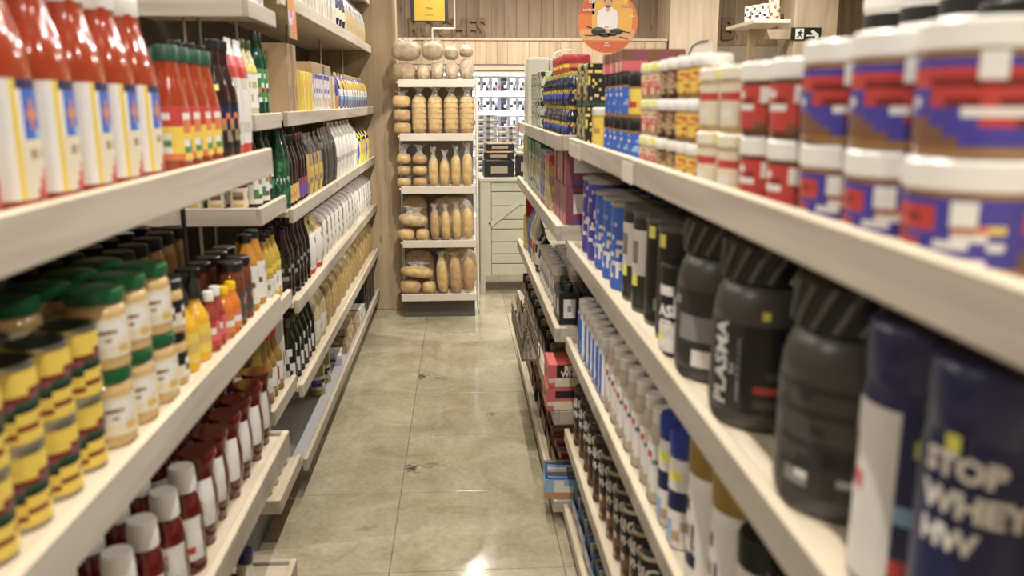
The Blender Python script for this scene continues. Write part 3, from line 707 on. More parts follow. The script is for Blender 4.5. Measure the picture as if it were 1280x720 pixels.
# promotional card hanging over the edge
pc = thing('promotion_card', 'orange and green promotion card hanging from the top left board edge', 'card', (-.632, 3.40, 1.835))
put('card', box_me('card', -.0015, .0, -.075, .075, 0, .20, P('c'), 0), pc)
put('card_print', sheet('card_print', (.0006, -.074, .001), (0, 1, 0), (0, 0, 1), .148, .198, ['gogggo', 'oaoagg', 'ooooqq', 'oaaoqo', 'uppuoo', 'uuupoo', 'gappoo', 'googoa']), pc)
# second board
k_wood = carton('brown_card_carton', 'box', .1, .09, .27, CARD, ['TTTT', 'TnTT', 'TTTT', 'TTnT', 'TTTT'])
row(k_wood, -.715, [3.56, 3.455], zF[2], 'tall brown carton', 'second board, far left unit', 'tall brown cartons')
k_yel = carton('yellow_carton', 'box', .096, .05, .175, P('y'), ['yyyy', 'yyoy', 'YyyY', 'yyyy', 'yYyy'], ['yyyy', 'yYyy', 'yyyy'])
row(k_yel, -.712, span(3.93, 3.71, 4), zF[2], 'yellow carton', 'second board, far left unit', 'yellow cartons')
k_pur = carton('lilac_pasta_carton', 'box', .098, .055, .175, P('w'), ['vvvv', 'wuuw', 'uwwu', 'uvvu', 'wwww', 'wttw', 'wttw', 'wwww'], ['uuuu', 'wuuw', 'uuuu', 'wttw'])
row(k_pur, -.712, span(4.44, 4.02, 7), zF[2], 'white and lilac carton', 'second board, far left unit', 'white and lilac cartons')
k_tan = carton('tan_carton', 'box', .096, .08, .175, P('d'), ['dddd', 'dadd', 'dddd', 'aadd'], ['dddd', 'dddd'])
row(k_tan, -.712, [4.60, 4.51], zF[2], 'tan carton', 'second board, far left unit', 'tan cartons')
cb = carton('flat_cardboard_case', 'box', .15, .58, .05, CARD, ['TTTTTTBTTTT', 'TTTTTTBTTTT'])
spawn(cb, -.742, 4.27, zF[2] + .1762, 0, 'flat brown cardboard case lying on the lilac cartons')
k_blb = pouch('blue_snack_bag', 'bag', .1, .14, .2, ['vvvvvvvv', 'vVvvlvvv', 'vvvvvvvv', 'vuvvvvVv', 'euevuuee', 'eeeaaeee', 'eeeaoaee', 'eeeaaeee'], .2, seed=8)
row(k_blb, -.725, [4.92, 4.76], zF[2], 'blue and grey snack bag', 'second board, far left unit', 'blue and grey snack bags')
k_ybb = pouch('blue_yellow_pasta_bag', 'bag', .1, .13, .2, ['YyvbYYyY', 'ykvYyzkY', 'YYBYyyYB', 'vbwwbvbb', 'bklwkbvb', 'wlblvlsb', 'vYbebBYb', 'YvzblbzY'], .2, seed=9)
row(k_ybb, -.72, span(6.36, 5.08, 10), zF[2], 'yellow and blue pasta bag', 'second board, far left unit', 'yellow and blue pasta bags')
# third board
k_tallg = bottle('tall_green_bottle', 'bottle', std(.028, .3, .42, .7), GREENGL, capp(.0135, .28, .03), DKGREEN, [(.03, .2, -130, 60, inked(21, 14, 20, 'G', 'gGg', .1, keep={6: 'Gwg', 7: 'GGGs'}))])
row(k_tallg, -.702, [3.375, 3.305], zF[3], 'tall green bottle', 'third board, far left unit', 'tall green bottles')
k_dko = bottle('dark_bottle_orange_label', 'bottle', std(.03, .27, .38, .62), DARKGL, capp(.0135, .255, .028), BLACKP, [(.015, .085, -130, 60, ['YYYYY', 'YoYaY', 'YaaYY', 'YYYYY'])])
k_dkm = bottle('dark_bottle_plum_label', 'bottle', std(.03, .27, .38, .62), DARKGL, capp(.0135, .255, .028), gloss('plum_cap', (.12, .02, .06), .3), [(.015, .095, -130, 60, ['mVmmV', 'mVVmm', 'mmVmm'])])
row(k_dko, -.705, [3.59, 3.52, 3.45], zF[3], 'dark bottle with orange label', 'third board, far left unit', 'dark orange labelled bottles')
row(k_dkm, -.705, [3.80, 3.73, 3.66], zF[3], 'dark bottle with plum label', 'third board, far left unit', 'dark plum labelled bottles')
row(k_dko, -.785, span(3.84, 3.30, 8), zF[3], 'dark bottle', 'behind, third board, far left unit', 'dark bottles behind')
k_clr = pouch('olive_pouch', 'bag', .08, .12, .26, ['44444444', '4s444e44', '4YYT4444', '4TYYT444', '4YYTY444', '44TY4444'], .18, seed=11)
row(k_clr, -.705, [4.16, 4.03, 3.91], zF[3], 'clear pouch of green olives', 'third board, far left unit', 'olive pouches')
k_blk = pouch('black_pouch', 'bag', .085, .11, .27, ['44444444', '44e44444', '44444444', '44444e44', '4e444444', '44444444'], .15, seed=12)
row(k_blk, -.705, span(4.62, 4.29, 4), zF[3], 'black pouch', 'third board, far left unit', 'black pouches')
k_whb = pouch('white_flour_bag', 'bag', .13, .15, .285, ['wwwwwwww', 'wwwwwwww', 'wwswwwww', 'wwwwwwww', 'wwwwwwww', 'wwwswwqw', 'wwwwwwqw', 'wdwwwddw'], .4, seed=13, pinch=.45)
row(k_whb, -.73, span(5.62, 4.80, 6), zF[3], 'white flour bag', 'third board, far left unit', 'white flour bags')
k_bye = pouch('navy_yellow_bag', 'bag', .09, .12, .22, ['kBByBBkB', 'BBzBBBBB', 'bbbybbbB', 'bBbybbbB', 'bbbzwbbb', 'qyqzwyqq'], .25, seed=14)
row(k_bye, -.705, [6.30, 6.12, 5.95, 5.80], zF[3], 'navy bag with yellow stripe', 'third board, far left unit', 'navy and yellow bags')
# fourth board
k_bals = bottle('balsamic_bottle', 'bottle', std(.032, .27, .4, .66), DARKGL, capp(.0145, .252, .03), gloss('purple_black_cap', (.035, .012, .03), .25), [(.05, .15, -140, 60, ['NkNkNk', 'kekeke', 'kkkkkk', 'keekek', 'NkNNkN', 'kNkkNk'])])
row(k_bals, -.705, span(3.74, 3.30, 6), zF[4], 'dark balsamic bottle', 'fourth board, far left unit', 'balsamic bottles in front')
row(k_bals, -.785, span(3.74, 3.30, 6), zF[4], 'dark balsamic bottle', 'behind, fourth board, far left unit', 'balsamic bottles behind')
k_ricb = pouch('rice_bag', 'bag', .11, .17, .23, ['YTY3YYqY', 'q33YTYqY', 'wwwwwwww', 'wewwewww', 'wwwwwwew', 'wewwwwww', 'wwwwkwww', 'wrwwopww', 'rprrpprr'], .25, seed=15)
row(k_ricb, -.715, [4.03, 3.86], zF[4], 'rice bag, white label, red foot', 'fourth board, far left unit', 'rice bags')
k_grain = pouch('grain_pouch', 'bag', .145, .105, .235, ['wwwwwwww', 'wwwwwwww', 'w22wwwww', 'w22wewww', 'w22wwwew', 'w22wewww', 'w22wwwww', 'w22wwwww'], .3, seed=16, pinch=.5, crest=False, dome=True)
row(k_grain, -.738, span(6.38, 4.24, 16), zF[4], 'white-topped grain pouch', 'fourth board, far left unit', 'white topped grain pouches')
# fifth board
k_dol = bottle('dark_oil_bottle', 'bottle', std(.031, .26, .36, .62), gloss('very_dark_green_glass', (.012, .018, .006), .07), capp(.013, .235, .034), mat('olive_green_cap', (.1, .1, .03), .3), [(.03, .15, -140, 0, ['kkwwkk', 'kwwkkk', 'kkkwwk', 'kwwkwk']), (.03, .15, 0, 70, ['ww', 'wr', 'ww', 'ew'])])
row(k_dol, -.705, span(3.76, 3.31, 6), zF[5], 'dark oil bottle', 'fifth board, far left unit', 'dark oil bottles in front')
row(k_dol, -.785, span(3.76, 3.31, 6), zF[5], 'dark oil bottle', 'behind, fifth board, far left unit', 'dark oil bottles behind')
k_pb = pouch('pale_pasta_bag', 'bag', .1, .15, .24, ['33333333', '33333333', '33333333', '33333333', 'wwwwwwww', 'wewwewww', 'wwwwwwww', '33333333'], .2, seed=17)
row(k_pb, -.715, [4.04, 3.88], zF[5], 'pale pasta bag with white label', 'fifth board, far left unit', 'pale pasta bags')
k_tag = pouch('tagliatelle_bag', 'bag', .16, .19, .245, ['TTnTTTnT', '11111111', '11111111', '1111y111', '11111111', '11111111', '11111111', '11111111'], .2, gusset=.95, seed=18, pinch=.1, crest=False, dome=True)
row(k_tag, -.745, span(6.34, 4.24, 11), zF[5], 'plump tagliatelle bag', 'fifth board, far left unit', 'tagliatelle bags')
# bottom grey deck
k_olv = bottle('green_olive_jar', 'jar', jarp(.042, .175), gloss('olive_brine', (.34, .33, .08), .08), capp(.038, .165, .022), mat('olive_metal_lid', (.2, .2, .1), .3, .5), [(.03, .10, -150, 60, ['wwwwww', 'wVVkqw', 'wVkwVw', 'uuwuuw'])])
row(k_olv, -.735, [4.27, 4.08], zF[6], 'green olive jar', 'bottom grey deck, far left unit', 'olive jars')
k_flat = carton('blue_white_snack_box', 'box', .1, .17, .055, P('w'), ['wwuuww', 'vvuwvv', 'uwwwuu'], ['wuw', 'vvu', 'wwu'], top=['wwuww', 'uwwwu', 'wllww'])
spawn(k_flat, -.735, 4.62, zF[6], .12, 'blue and white snack box lying by the wooden crispbread packs')
k_crisp = carton('crispbread_pack', 'box', .12, .30, .045, P('t'), ['tTttTtdt', 'dtTtdtTt'], ['tTt', 'tdt'], top=['tdt', 'TtT', 'tdT'])
for i, (yy, zz, a) in enumerate(((4.92, 0, .02), (4.93, .047, -.03), (4.95, .094, .04), (5.26, 0, 0), (5.27, .047, .07))):
    spawn(k_crisp, -.735, yy, zF[6] + zz, a, ('nearer' if i < 3 else 'farther') + ' stack, ' + ['bottom', 'middle', 'top', 'lower', 'upper'][i] + ' brown crispbread pack on the bottom grey deck')
k_wtr = carton('white_tray_pack', 'box', .1, .18, .09, P('w'), ['wwwwe', 'wewww', 'wwwww'], ['wew', 'www'])
spawn(k_wtr, -.72, 5.56, zF[6], -.1, 'white tray pack between crispbread stacks and black slabs, bottom deck')
k_slab = carton('black_chocolate_box', 'box', .11, .055, .24, P('k'), ['kkkk', 'kEkk', 'kkkk', 'kkEk'], ['kkk', 'kEk'])
row(k_slab, -.725, span(6.36, 5.72, 9), zF[6], 'upright black box', 'bottom deck, far left unit', 'upright black boxes')

# ---------------------------------------------------------------- right near shelf, top: tubs and jars
R1, R2, R3, R4, R5 = 1.447, 1.092, .735, .375, .065
def tub(name, r, h, lidh, body, lidm, rows, tap=.95, lz=.01, sticker=None, a0=-60, a1=170, cat='tub'):
    hb = h - lidh
    pr = [(r * tap * .97, 0), (r * tap, .003), (r * .985, hb + .004)]
    parts = [['body', lathe('body', pr, body, 24)],
             ['lid', lathe('lid', [(r * 1.0, hb), (r * 1.03, hb + .002), (r * 1.03, h - .004), (r * .97, h - .0005), (r * .8, h), ], lidm, 24)],
             ['label', wrap('label', pr, lz, hb - (.006 if h > .1 else .004), a0, a1, rows, off=.0008)]]
    if sticker: parts[-1].append(('sticker', wrap('sticker', [(r * 1.0, 0), (r * 1.03, h)], sticker[0], sticker[1], sticker[2], sticker[3], [sticker[4]], off=.0022)))
    return dict(name=name, cat=cat, parts=parts)
k_blue = tub('blue_labelled_tub', .060, .1035, .028, NUT, WHITEP, ['vvvvvvvvvvvvvvvv', 'vrrrrrvvvvvrrrrv', 'vrRrRrvovvvrRrRr', 'vrrrrrvooyvrrrrr', 'vvRRvvvwwvvvvvvv', 'vrrrrvwwvwvvnvwv', 'vvwwwvvvvvvnnnvv', 'vvvvvvwwwvvnnnnv'], sticker=(.046, .068, 40, 60, 'w'))
k_blue2 = tub('blue_labelled_tub', .060, .118, .027, NUT, WHITEP, ['vvvvvvvvvvvvvvvv', 'vvrrrrrrrrrrrrrr', 'vvrrrRRRrRRrRrRr', 'vvvvvrrrrrrrrrrr', 'vvvwvrRRrRRrRRrr', 'vwwvvvvwwwwwvwwv', 'vvvnnvvvrrRRrrvv', 'vvnnnnvvvvvvvwwv', 'vnnnnnnvvvvvvwwv'], sticker=(.066, .090, 52, 72, 'w'))
k_redt = tub('red_labelled_tub', .051, .1035, .027, gloss('cocoa_spread', (.14, .05, .025), .2), WHITEP, ['rrrrrrrrrr', 'rwwrrrrrrr', 'rrrRrrRRRr', 'rwwwrRrrrr', 'rrrrrrnnrr', 'RRrrrnnnnr', 'rrrrnnnnnn'], sticker=(.046, .068, 46, 66, 'w'))
k_crm = tub('cream_labelled_tub', .05, .1035, .022, gloss('pale_nut_butter', (.6, .45, .25), .2), mat('cream_lid', (.78, .73, .6), .35), ['cccccccccc', 'crrrrcctcc', 'ccccccttcc', 'cwwwcctttc', 'cccccccccc'], sticker=(.086, .1, 50, 66, 'z'))
for lz, nm in ((0, 'lower'), (.1045, 'upper')):
    row(k_blue if not lz else k_blue2, .472, [.998, .872, .746], R1 + lz, 'blue-labelled peanut tub', nm + ' layer, top right shelf', 'blue labelled tubs, %s layer' % nm, True)
    row(k_redt, .462, [1.222, 1.112], R1 + lz, 'red-labelled tub, white lid', nm + ' layer, top right shelf', 'red labelled tubs, %s layer' % nm, True)
    row(k_crm, .462, [1.442, 1.332], R1 + lz, 'cream-labelled tub, white lid', nm + ' layer, top right shelf', 'cream labelled tubs, %s layer' % nm, True)
    row(k_redt, .585, [1.30, 1.19, 1.08], R1 + lz, 'red-labelled tub', 'second row, %s layer, top right shelf' % nm, 'red tubs behind, %s layer' % nm, True)
def tubj(nm, r, h, body, lidm, rows, lidh=.022, **k): return tub(nm, r, h, lidh, body, lidm, rows, cat='jar', **k)
k_yj = tubj('yellow_labelled_jar', .037, .078, NUT, WHITEP, inked(8, 8, 22, 'y', 'orr', .12, keep={0: 'y'}))
k_bj = tubj('brown_labelled_jar', .036, .078, gloss('dark_spread', (.09, .035, .02), .15), WHITEP, inked(6, 8, 22, 't', 'nNnn', -.02))
k_pj = tubj('pink_labelled_jar', .037, .078, gloss('pale_spread', (.55, .38, .22), .2), WHITEP, inked(7, 9, 22, 'd', 'prrp', .05, keep={0: 'd'}), sticker=(.062, .075, 20, 50, 'z'))
for li, nm in enumerate(('bottom', 'middle', 'top')):
    row(k_yj, .45, [1.612, 1.532], R1 + .079 * li, 'yellow-labelled jar', nm + ' layer, top right shelf', 'yellow labelled jars, %s layer' % nm, True)
    row(k_bj, .45, [1.77, 1.691], R1 + .079 * li, 'brown-labelled jar', nm + ' layer, top right shelf', 'brown labelled jars, %s layer' % nm, True)
    row(k_pj, .45, [1.932, 1.851], R1 + .079 * li, 'pink-labelled jar', nm + ' layer, top right shelf', 'pink labelled jars, %s layer' % nm, True)
k_tall = tub('tall_black_banded_tub', .05, .315, .022, WHITEP, mat('lid_off_white', (.75, .73, .7), .35), ['kkkkkkkkk', 'wwwrwwwww', 'wwwwwwwww', 'ccccccccc'], lz=.2, a0=-180, a1=180)
row(k_tall, .70, [1.36, 1.25, 1.14], R1, 'tall white tub with black band', 'behind tubs, top right shelf', 'black banded tubs', True)
k_dkt = tub('tall_dark_tub', .055, .27, .03, gloss('dark_plastic_tub', (.03, .02, .018), .3), BLACKP, ['kkkk', 'NNkk', 'kkyk'], lz=.1)
row(k_dkt, .69, [1.02, .90, .78, .66], R1, 'tall dark tub', 'behind blue tubs, top right shelf', 'tall dark tubs', True)
k_bb = tub('blue_jar_black_lid', .036, .112, .03, NUT, BLACKP, inked(9, 9, 22, 'b', 'lbwl', .26), tap=.98, cat='jar')
k_ybl = tub('yellow_label_jar_black_lid', .036, .112, .036, NUT, BLACKP, ['qqyyqq', 'qryyqq', 'yrryyq', 'yyyyqq'], tap=.98, cat='jar')
for lz, nm in ((0, 'lower'), (.1125, 'upper')):
    row(k_bb, .45, [2.44, 2.355, 2.27, 2.185], R1 + lz, 'blue jar with black lid', nm + ' layer, top right shelf', 'blue jars, %s layer' % nm, True)
    row(k_bb, .54, [2.44, 2.355, 2.27, 2.185], R1 + lz, 'blue jar with black lid', 'behind, %s layer, top right shelf' % nm, 'blue jars behind, %s layer' % nm, True)
    row(k_ybl if lz else k_bb, .45, [2.09], R1 + lz, ('yellow-labelled' if lz else 'lone lower blue') + ' jar with black lid next to pink-labelled jars', 'top right shelf', None, True)
k_brk = carton('red_brown_pack', 'box', .16, .055, .055, mat('red_brown_card', (.3, .07, .05), .5), ['mnmn', 'prwp'], ['nmnmn', 'ppmwp'], top=['nnnnn', 'TnTnT', 'nnnnn'])
row(k_brk, .495, [2.44, 2.36, 2.28, 2.20], R1 + .226, 'red-brown pack on blue jars', 'top right shelf', 'red brown packs', True)
k_yt = tub('yellow_tub_white_lid', .042, .135, .024, mat('yellow_tub', (.75, .47, .03), .35), WHITEP, ['yyyyyy', 'ytyyyy', 'yyayyy', 'yyyyyy', 'yyyyyy', 'yyyyyy'], tap=.93)
k_yt['parts'][-1].append(('lettering', text_wrap('REM', .026, RT, .036, 62, .045, offs=.02)))
row(k_yt, .445, [2.60], R1, 'yellow tub with white lid beside dark banana boxes', 'top right shelf', None, True)
spawn(k_yt, .60, 2.08, R1 + .0, PI, 'yellow tub with white lid standing behind the blue jars')
k_ban = carton('banana_print_box', 'box', .13, .09, .135, P('k'), inked(31, 14, 12, 'k', 'yYqyh', .12, keep={13: 'xG', 12: 'kx'}), inked(32, 14, 18, 'k', 'yyqYh', .12, keep={13: 'Gx', 12: 'xk'}))
for lz, nm in ((0, 'lower'), (.137, 'upper')):
    row(k_ban, .475, [2.91, 2.80], R1 + lz, 'dark banana-print box', nm + ' layer, top right shelf', 'banana boxes, %s layer' % nm, True)

# ---------------------------------------------------------------- right far shelf, top
Q1, Q2, Q3, Q4, Q5 = 1.473, 1.153, .773, .448, .083
k_sm = bottle('small_dark_bottle', 'bottle', std(.026, .105, .55, .7), gloss('blue_black_plastic', (.012, .016, .04), .15), capp(.016, .098, .016), mat('dull_yellow_cap', (.5, .42, .1), .35), [(.012, .06, -60, 170, inked(10, 7, 20, 'B', 'kYkb', .02, keep={1: 'YykYnk', 2: 'ykYkkY'}))])
for lz, nm in ((0, 'lower'), (.1155, 'upper')):
    row(k_sm, .405, span(3.86, 3.04, 13), Q1 + lz, 'small dark bottle', nm + ' layer, far right top board', 'small dark bottles, %s layer' % nm, True)
    row(k_sm, .472, span(3.86, 3.04, 13), Q1 + lz, 'small dark bottle', 'behind, %s layer, far right top board' % nm, 'small dark bottles behind, %s layer' % nm, True)
k_rt = bottle('red_gold_tin', 'can', [(.05, 0), (.052, .002), (.052, .06), (.05, .062)], mat('gold_tin', (.6, .4, .12), .25, .6), [(.053, .034), (.054, .036), (.054, .06), (.052, .064)], mat('red_tin_lid', (.45, .04, .06), .35), [(.004, .03, -60, 170, ['yoyoyo', 'RRrRRR'])])
row(k_rt, .44, [3.56, 3.45, 3.34, 3.23], Q1 + .2325, 'red and gold tin', 'on dark bottles, far right top board', 'red and gold tins', True)
k_gn = carton('green_black_pack', 'box', .09, .055, .13, P('h'), inked(11, 12, 8, 'h', 'kGk', -.02), inked(12, 12, 14, 'h', 'kqGk', .02))
for lz, nm in ((0, 'lower'), (.1315, 'upper')):
    row(k_gn, .415, span(4.32, 3.95, 6), Q1 + lz, 'pale green and black pack', nm + ' layer, far right top board', 'green and black packs, %s layer' % nm, True)
k_gcase = carton('tall_grey_wooden_box', 'box', .115, .02, .36, GREYBOX)
for i, (xx, yy, ww, nm) in enumerate(((.425, 4.74, .115, 'left'), (.53, 4.76, .085, 'middle'), (.632, 4.74, .1, 'right'))):
    t = thing('tall_grey_wooden_box', nm + ' tall pale grey wooden box at the end of the far right top board', 'box', (xx, yy, Q1 + .0006))
    put('carton', box_me('carton', -ww / 2, ww / 2, -.12, .12, 0, .35, GREYBOX, .004), t)
    put('lid', box_me('lid', -ww / 2 + .006, ww / 2 - .006, -.114, .114, .3502, .358, GREYBOX, .003), t)
    put('knob', box_me('knob', -.006, .006, -.126, -.1203, .27, .282, BLACKP, .001), t)
pt = thing('price_strip', 'red and white price strip on the far right top board edge', 'sign', (.3405, 4.72, 1.432))
put('strip', box_me('strip', -.001, 0, -.30, .30, 0, .05, P('w'), 0), pt)
put('print', sheet('print', (-.0016, .3, 0), (0, -1, 0), (0, 0, 1), .6, .05, ['rpprppwwpwwwpwww', 'wrrrpwpwwpwwwwpw', 'pprrwwwpwwwpwwww']), pt)
ph = thing('price_holder', 'clear price holder clipped to the right top board edge below the banana boxes', 'sign', (.3795, 2.78, 1.418))
put('strip', box_me('strip', -.002, 0, -.13, .13, 0, .045, mat('frosted_price_strip', (.66, .6, .5), .25), .0008), ph)
ps = thing('white_price_holder', 'white price holder at the right top board edge below the blue jars', 'sign', (.3795, 1.90, 1.42))
put('strip', box_me('strip', -.002, 0, -.06, .06, 0, .045, mat('white_price_strip', (.78, .75, .7), .2), .0008), ps)

# ---------------------------------------------------------------- right near shelf, second: powders
def jug(nm, rows, texts=(), a0=-60, a1=175):
    pr = [(.078, 0), (.087, .007), (.09, .022), (.09, .17), (.088, .19), (.083, .212), (.076, .226), (.069, .232), (.069, .24)]
    parts = [['body', lathe('body', pr, JUGM, 28)], ['lid', lathe('lid', [(.072, .232), (.077, .235), (.077, .292), (.073, .295)], BLACKP, 28)]]
    rib = bmesh.new()
    for k in range(16):
        a = 2 * PI * k / 16
        pts = [(.0778 * math.cos(a + d * .36), .0778 * math.sin(a + d * .36), .238 + .052 * d) for d in (0, .5, 1)]
        tube_bm(pts, .0042, 5, rib)
    parts[1].append(('grip_ribs', bm_mesh('grip_ribs', rib, mat('grey_black_rib', (.13, .126, .12), .4))))
    parts.append(['label', wrap('label', pr, .03, .172, a0, a1, rows)])
    for t_ in texts: parts[-1].append(('lettering', t_))
    return dict(name='charcoal_protein_jug', cat='jug', parts=parts)
GT = mat('grey_lettering', (.38, .37, .36), .5)
j_plas = jug('p', ['KKKKKKKKKkkkkkkkkKKK', 'KKKKKKKKKkkkkkkkkKKK', 'KKKKKKKKKkkkvvkkkKKK', 'KKKKKKKKKkkkkkkkkKKK', 'KKKKKKKKKkkkBlkkkKKK', 'KKKKKKKKKkkkkkkkkKKK', 'KKKKKKKKKkkEEEEkkKKK', 'KKKKKKKKKkkkkkkkkKKK', 'KKKKKKKKKkrrrrrrkKKK', 'KKKKKKKKKkkkkrrkkKKK', 'KKKKKKKKKkEEkEkkkKKK', 'KKKKKKKKKkkkkkkkkKKK'],
   [text_wrap('PLASMA', .038, mat('silver_lettering', (.6, .59, .57), .4), .09, 20, .105, vert=True, offs=.03), text_wrap('to', .02, GT, .09, 33, .10, vert=True, offs=.02), text_wrap('proteines de lait en poudre', .009, GT, .09, 41, .10, vert=True, offs=.02)])
j_back = jug('b', ['KKKKKKKKKKKKKKKKKKKK', 'KKEEEEEKEEEEEEEEKKKK', 'KKEEEKEEEEEEEKEEEKKK', 'KKKKKKKKKKKKKKKKKKKK', 'KKEEKEEEEEEKEEEEKKKK', 'KKEEEEEEKEEEEEEEEKKK', 'KKEKEEEEEEEEEKEEKKKK', 'KKKKKKKKKKKKKKKKKKKK', 'KEEEKEEEKkkKKEEEEKKK', 'KEEKKEEKKkkKKKEEKKKK', 'KEEEKKKKKKKKKKKKKKKK', 'KEEEKKewKKsKKKEeKKKK', 'KEEKKKeeKKKKKKKEKKKK', 'KKKKKKKKKKKKKKKKKKKK'])
j_dots = jug('g', ['KKKKKKKKKK', 'KeeKKKKKKK', 'KKKKKKKKKK', 'KKKeeeeKKK', 'KKKeeeeKKK', 'KKKeeeeKKK', 'KKKKKKKKKK', 'KwKKwwKKKK', 'KwKKwwKKKK'])
j_plas['parts'][-1].append(('sticker', wrap('sticker', [(.09, 0), (.09, .3)], .182, .196, 62, 70, ['z'], off=-.001)))
spawn(j_back, .497, .99, R2, PI, 'charcoal protein jug with small printed rows, nearest of the jugs, second right shelf')
spawn(j_plas, .496, 1.285, R2, PI, 'charcoal protein jug with silver lettering up its side and black panel with red line')
spawn(j_dots, .496, 1.515, R2, PI, 'charcoal protein jug with pale square labels, farthest front jug beside the white can')
row(j_back, .70, [1.56, 1.36, 1.16, .96], R2, 'charcoal protein jug', 'back row, second right shelf', 'charcoal jugs in the back row', True)
def navytub(rows, texts, r=.063, h=.29):
    pr = [(r * .94, 0), (r, .006), (r, h * .72), (r * .97, h * .78), (r * .97, h * .8)]
    parts = [['body', lathe('body', pr, NAVYP, 28)], ['lid', lathe('lid', [(r * .97, h * .79), (r * 1.0, h * .8), (r * 1.0, h * .985), (r * .95, h)], NAVYP, 28)],
             ['label', wrap('label', pr, .012, h * .715, -60, 175, rows)]]
    for t_ in texts: parts[-1].append(('lettering', t_))
    return dict(name='navy_protein_tub', cat='tub', parts=parts)
nt1 = navytub(['wwwwwwBBBBBBB', 'wwwwwwBBBBBBB', 'wwkwwwBBlBBBB', 'wkkwwwBBBBBBB', 'wwkpwwBBBBBBB', 'wwwwwwlBBBBBB', 'wwwwwwBBBBBBB', 'wwwwwwBBBBBBB', 'wwwwwwrBBBBBB', 'wwwwwwBBBBBBB'], [])
nt1['parts'][-1].append(('sticker', wrap('sticker', [(.063, 0), (.063, .3)], .165, .183, 62, 74, ['z'], off=.002)))
spawn(nt1, .48, .795, R2, PI - .15, 'navy protein tub with white side panel next to the nearest charcoal jug')
nt2 = navytub(['BBBBBBBBBBBBB', 'BBBBBBBBBBBBB', 'BBBBBBBBBBBBB', 'BBBBBBBBBBBBB', 'BBBBBBBBBBBBB', 'BBBBBBBBBBBBB', 'BBBBBBBBBBBBB', 'BBBBBBBBBBBBB', 'BBBBllllBBBBB', 'eBBBBBlllllBB'],
   [text_wrap('STOP', .029, WT, .063, 30, .203, offs=.05), text_wrap('WHEY', .031, WT, .063, 40, .170, offs=.05), text_wrap('HW', .029, WT, .063, 24, .137, offs=.05)])
nt2['parts'][-1].append(('sticker', wrap('sticker', [(.063, 0), (.063, .3)], .216, .232, 16, 28, ['z'], off=.002)))
spawn(nt2, .475, .668, R2, PI, 'navy protein tub with white slanted lettering, nearest on the second right shelf')
row(nt1, .66, [.79, .65], R2, 'navy tub', 'behind, second right shelf near end', 'navy tubs behind', True)
k_ask = tub('black_white_can', .046, .19, .018, BLACKP, BLACKP, ['kkkkkkkk', 'kkwwkkkk', 'kwkkwwkk', 'wkkkkkwk', 'wkkkkkwk', 'wwwwwwww', 'wwzwwwkw', 'wwwwwwkw'], tap=.98)
k_ask['parts'][-1] += [('lettering', text_wrap('ASK', .032, WT, .046, 45, .095, offs=.05)), ('lettering', text_wrap('ERS', .032, WT, .046, 45, .064, offs=.05))]
row(k_ask, .452, [1.645], R2, 'black and white can in front of dark cans', 'second right shelf', None, True)
k_dkc = tub('dark_can_yellow_dots', .06, .25, .012, gloss('black_can', (.02, .02, .021), .3), mat('dark_grey_lid', (.1, .1, .095), .35), ['kkkzkkkkkk', 'kkkkkkeekk', 'kkkkkkkkkk', 'kkkkkkkkkk', 'kzkkkkkkkk', 'kkkkkEkkkk', 'kkkkekkkkk', 'kkkkkkkkkk'], tap=.99)
row(k_dkc, .485, [1.89, 1.762], R2, 'black can with yellow dots', 'second right shelf', 'black cans with yellow dots', True)
k_grc = tub('grey_can_white_label', .058, .25, .012, mat('grey_can', (.1, .095, .09), .4), mat('dark_grey_lid', (.1, .1, .095), .35), ['KKKKKKKK', 'KwwwwKKK', 'KwewwKKK', 'KwewwKKK', 'KwwwwKKK', 'KKzKKKKK', 'KkkKKKKK', 'KzkKKKKK'], tap=.99)
row(k_grc, .478, [2.14, 2.015], R2, 'grey can with white label', 'second right shelf', 'grey cans with white labels', True)
k_blc = tub('blue_powder_can', .068, .24, .012, mat('blue_can', (.025, .13, .5), .35), mat('grey_can_lid', (.33, .31, .28), .4), inked(3, 18, 24, 'b', 'wwwuwwc', .16, keep={0: 'b', 1: 'b', 2: 'bbblllbb', 17: 'b'}), tap=.99)
row(k_blc, .482, [2.56, 2.415, 2.27], R2, 'blue powder can, white print', 'second right shelf', 'blue powder cans in front', True)
k_vic = tub('violet_powder_can', .065, .26, .012, mat('violet_can', (.075, .055, .32), .35), mat('grey_can_lid', (.33, .31, .28), .4), inked(5, 18, 24, 'v', 'wwwu', .18, keep={0: 'v', 17: 'v'}), tap=.99)
row(k_vic, .482, [2.85, 2.708], R2, 'violet powder can, white print', 'second right shelf', 'violet powder cans in front', True)
row(k_blc, .66, span(2.88, 1.80, 8), R2, 'blue powder can', 'back row, second right shelf', 'blue powder cans in the back row', True)

# right far shelf, second: boxes
k_mv = carton('mauve_carton', 'box', .21, .092, .146, mat('mauve_card', (.26, .10, .13), .5), ['mmm', 'mmm', 'mpm'], ['mmmmmmmm', 'mwwwwwmm', 'mwwwwwmm', 'mwwwwwmm', 'mmmmmmmm', 'mVmmmVmm'])
for lz, nm in ((0, 'lower'), (.1475, 'upper')):
    row(k_mv, .487, [3.38, 3.27, 3.16, 3.05], Q2 + lz, 'mauve carton, white label', nm + ' layer, far right unit', 'mauve cartons, %s layer' % nm, True)
k_clb = carton('patterned_yellow_carton', 'box', .185, .085, .23, P('t'), inked(13, 16, 8, 't', 'nYd', 0, keep={0: 'rn', 1: 'nro', 2: 'ro'}), inked(14, 16, 14, 't', 'dYTy', 0, keep={0: 'r', 1: 'rro', 2: 'or'}))
row(k_clb, .465, [3.65, 3.55], Q2, 'patterned yellow and red carton', 'second board, far right unit', 'patterned yellow cartons', True)
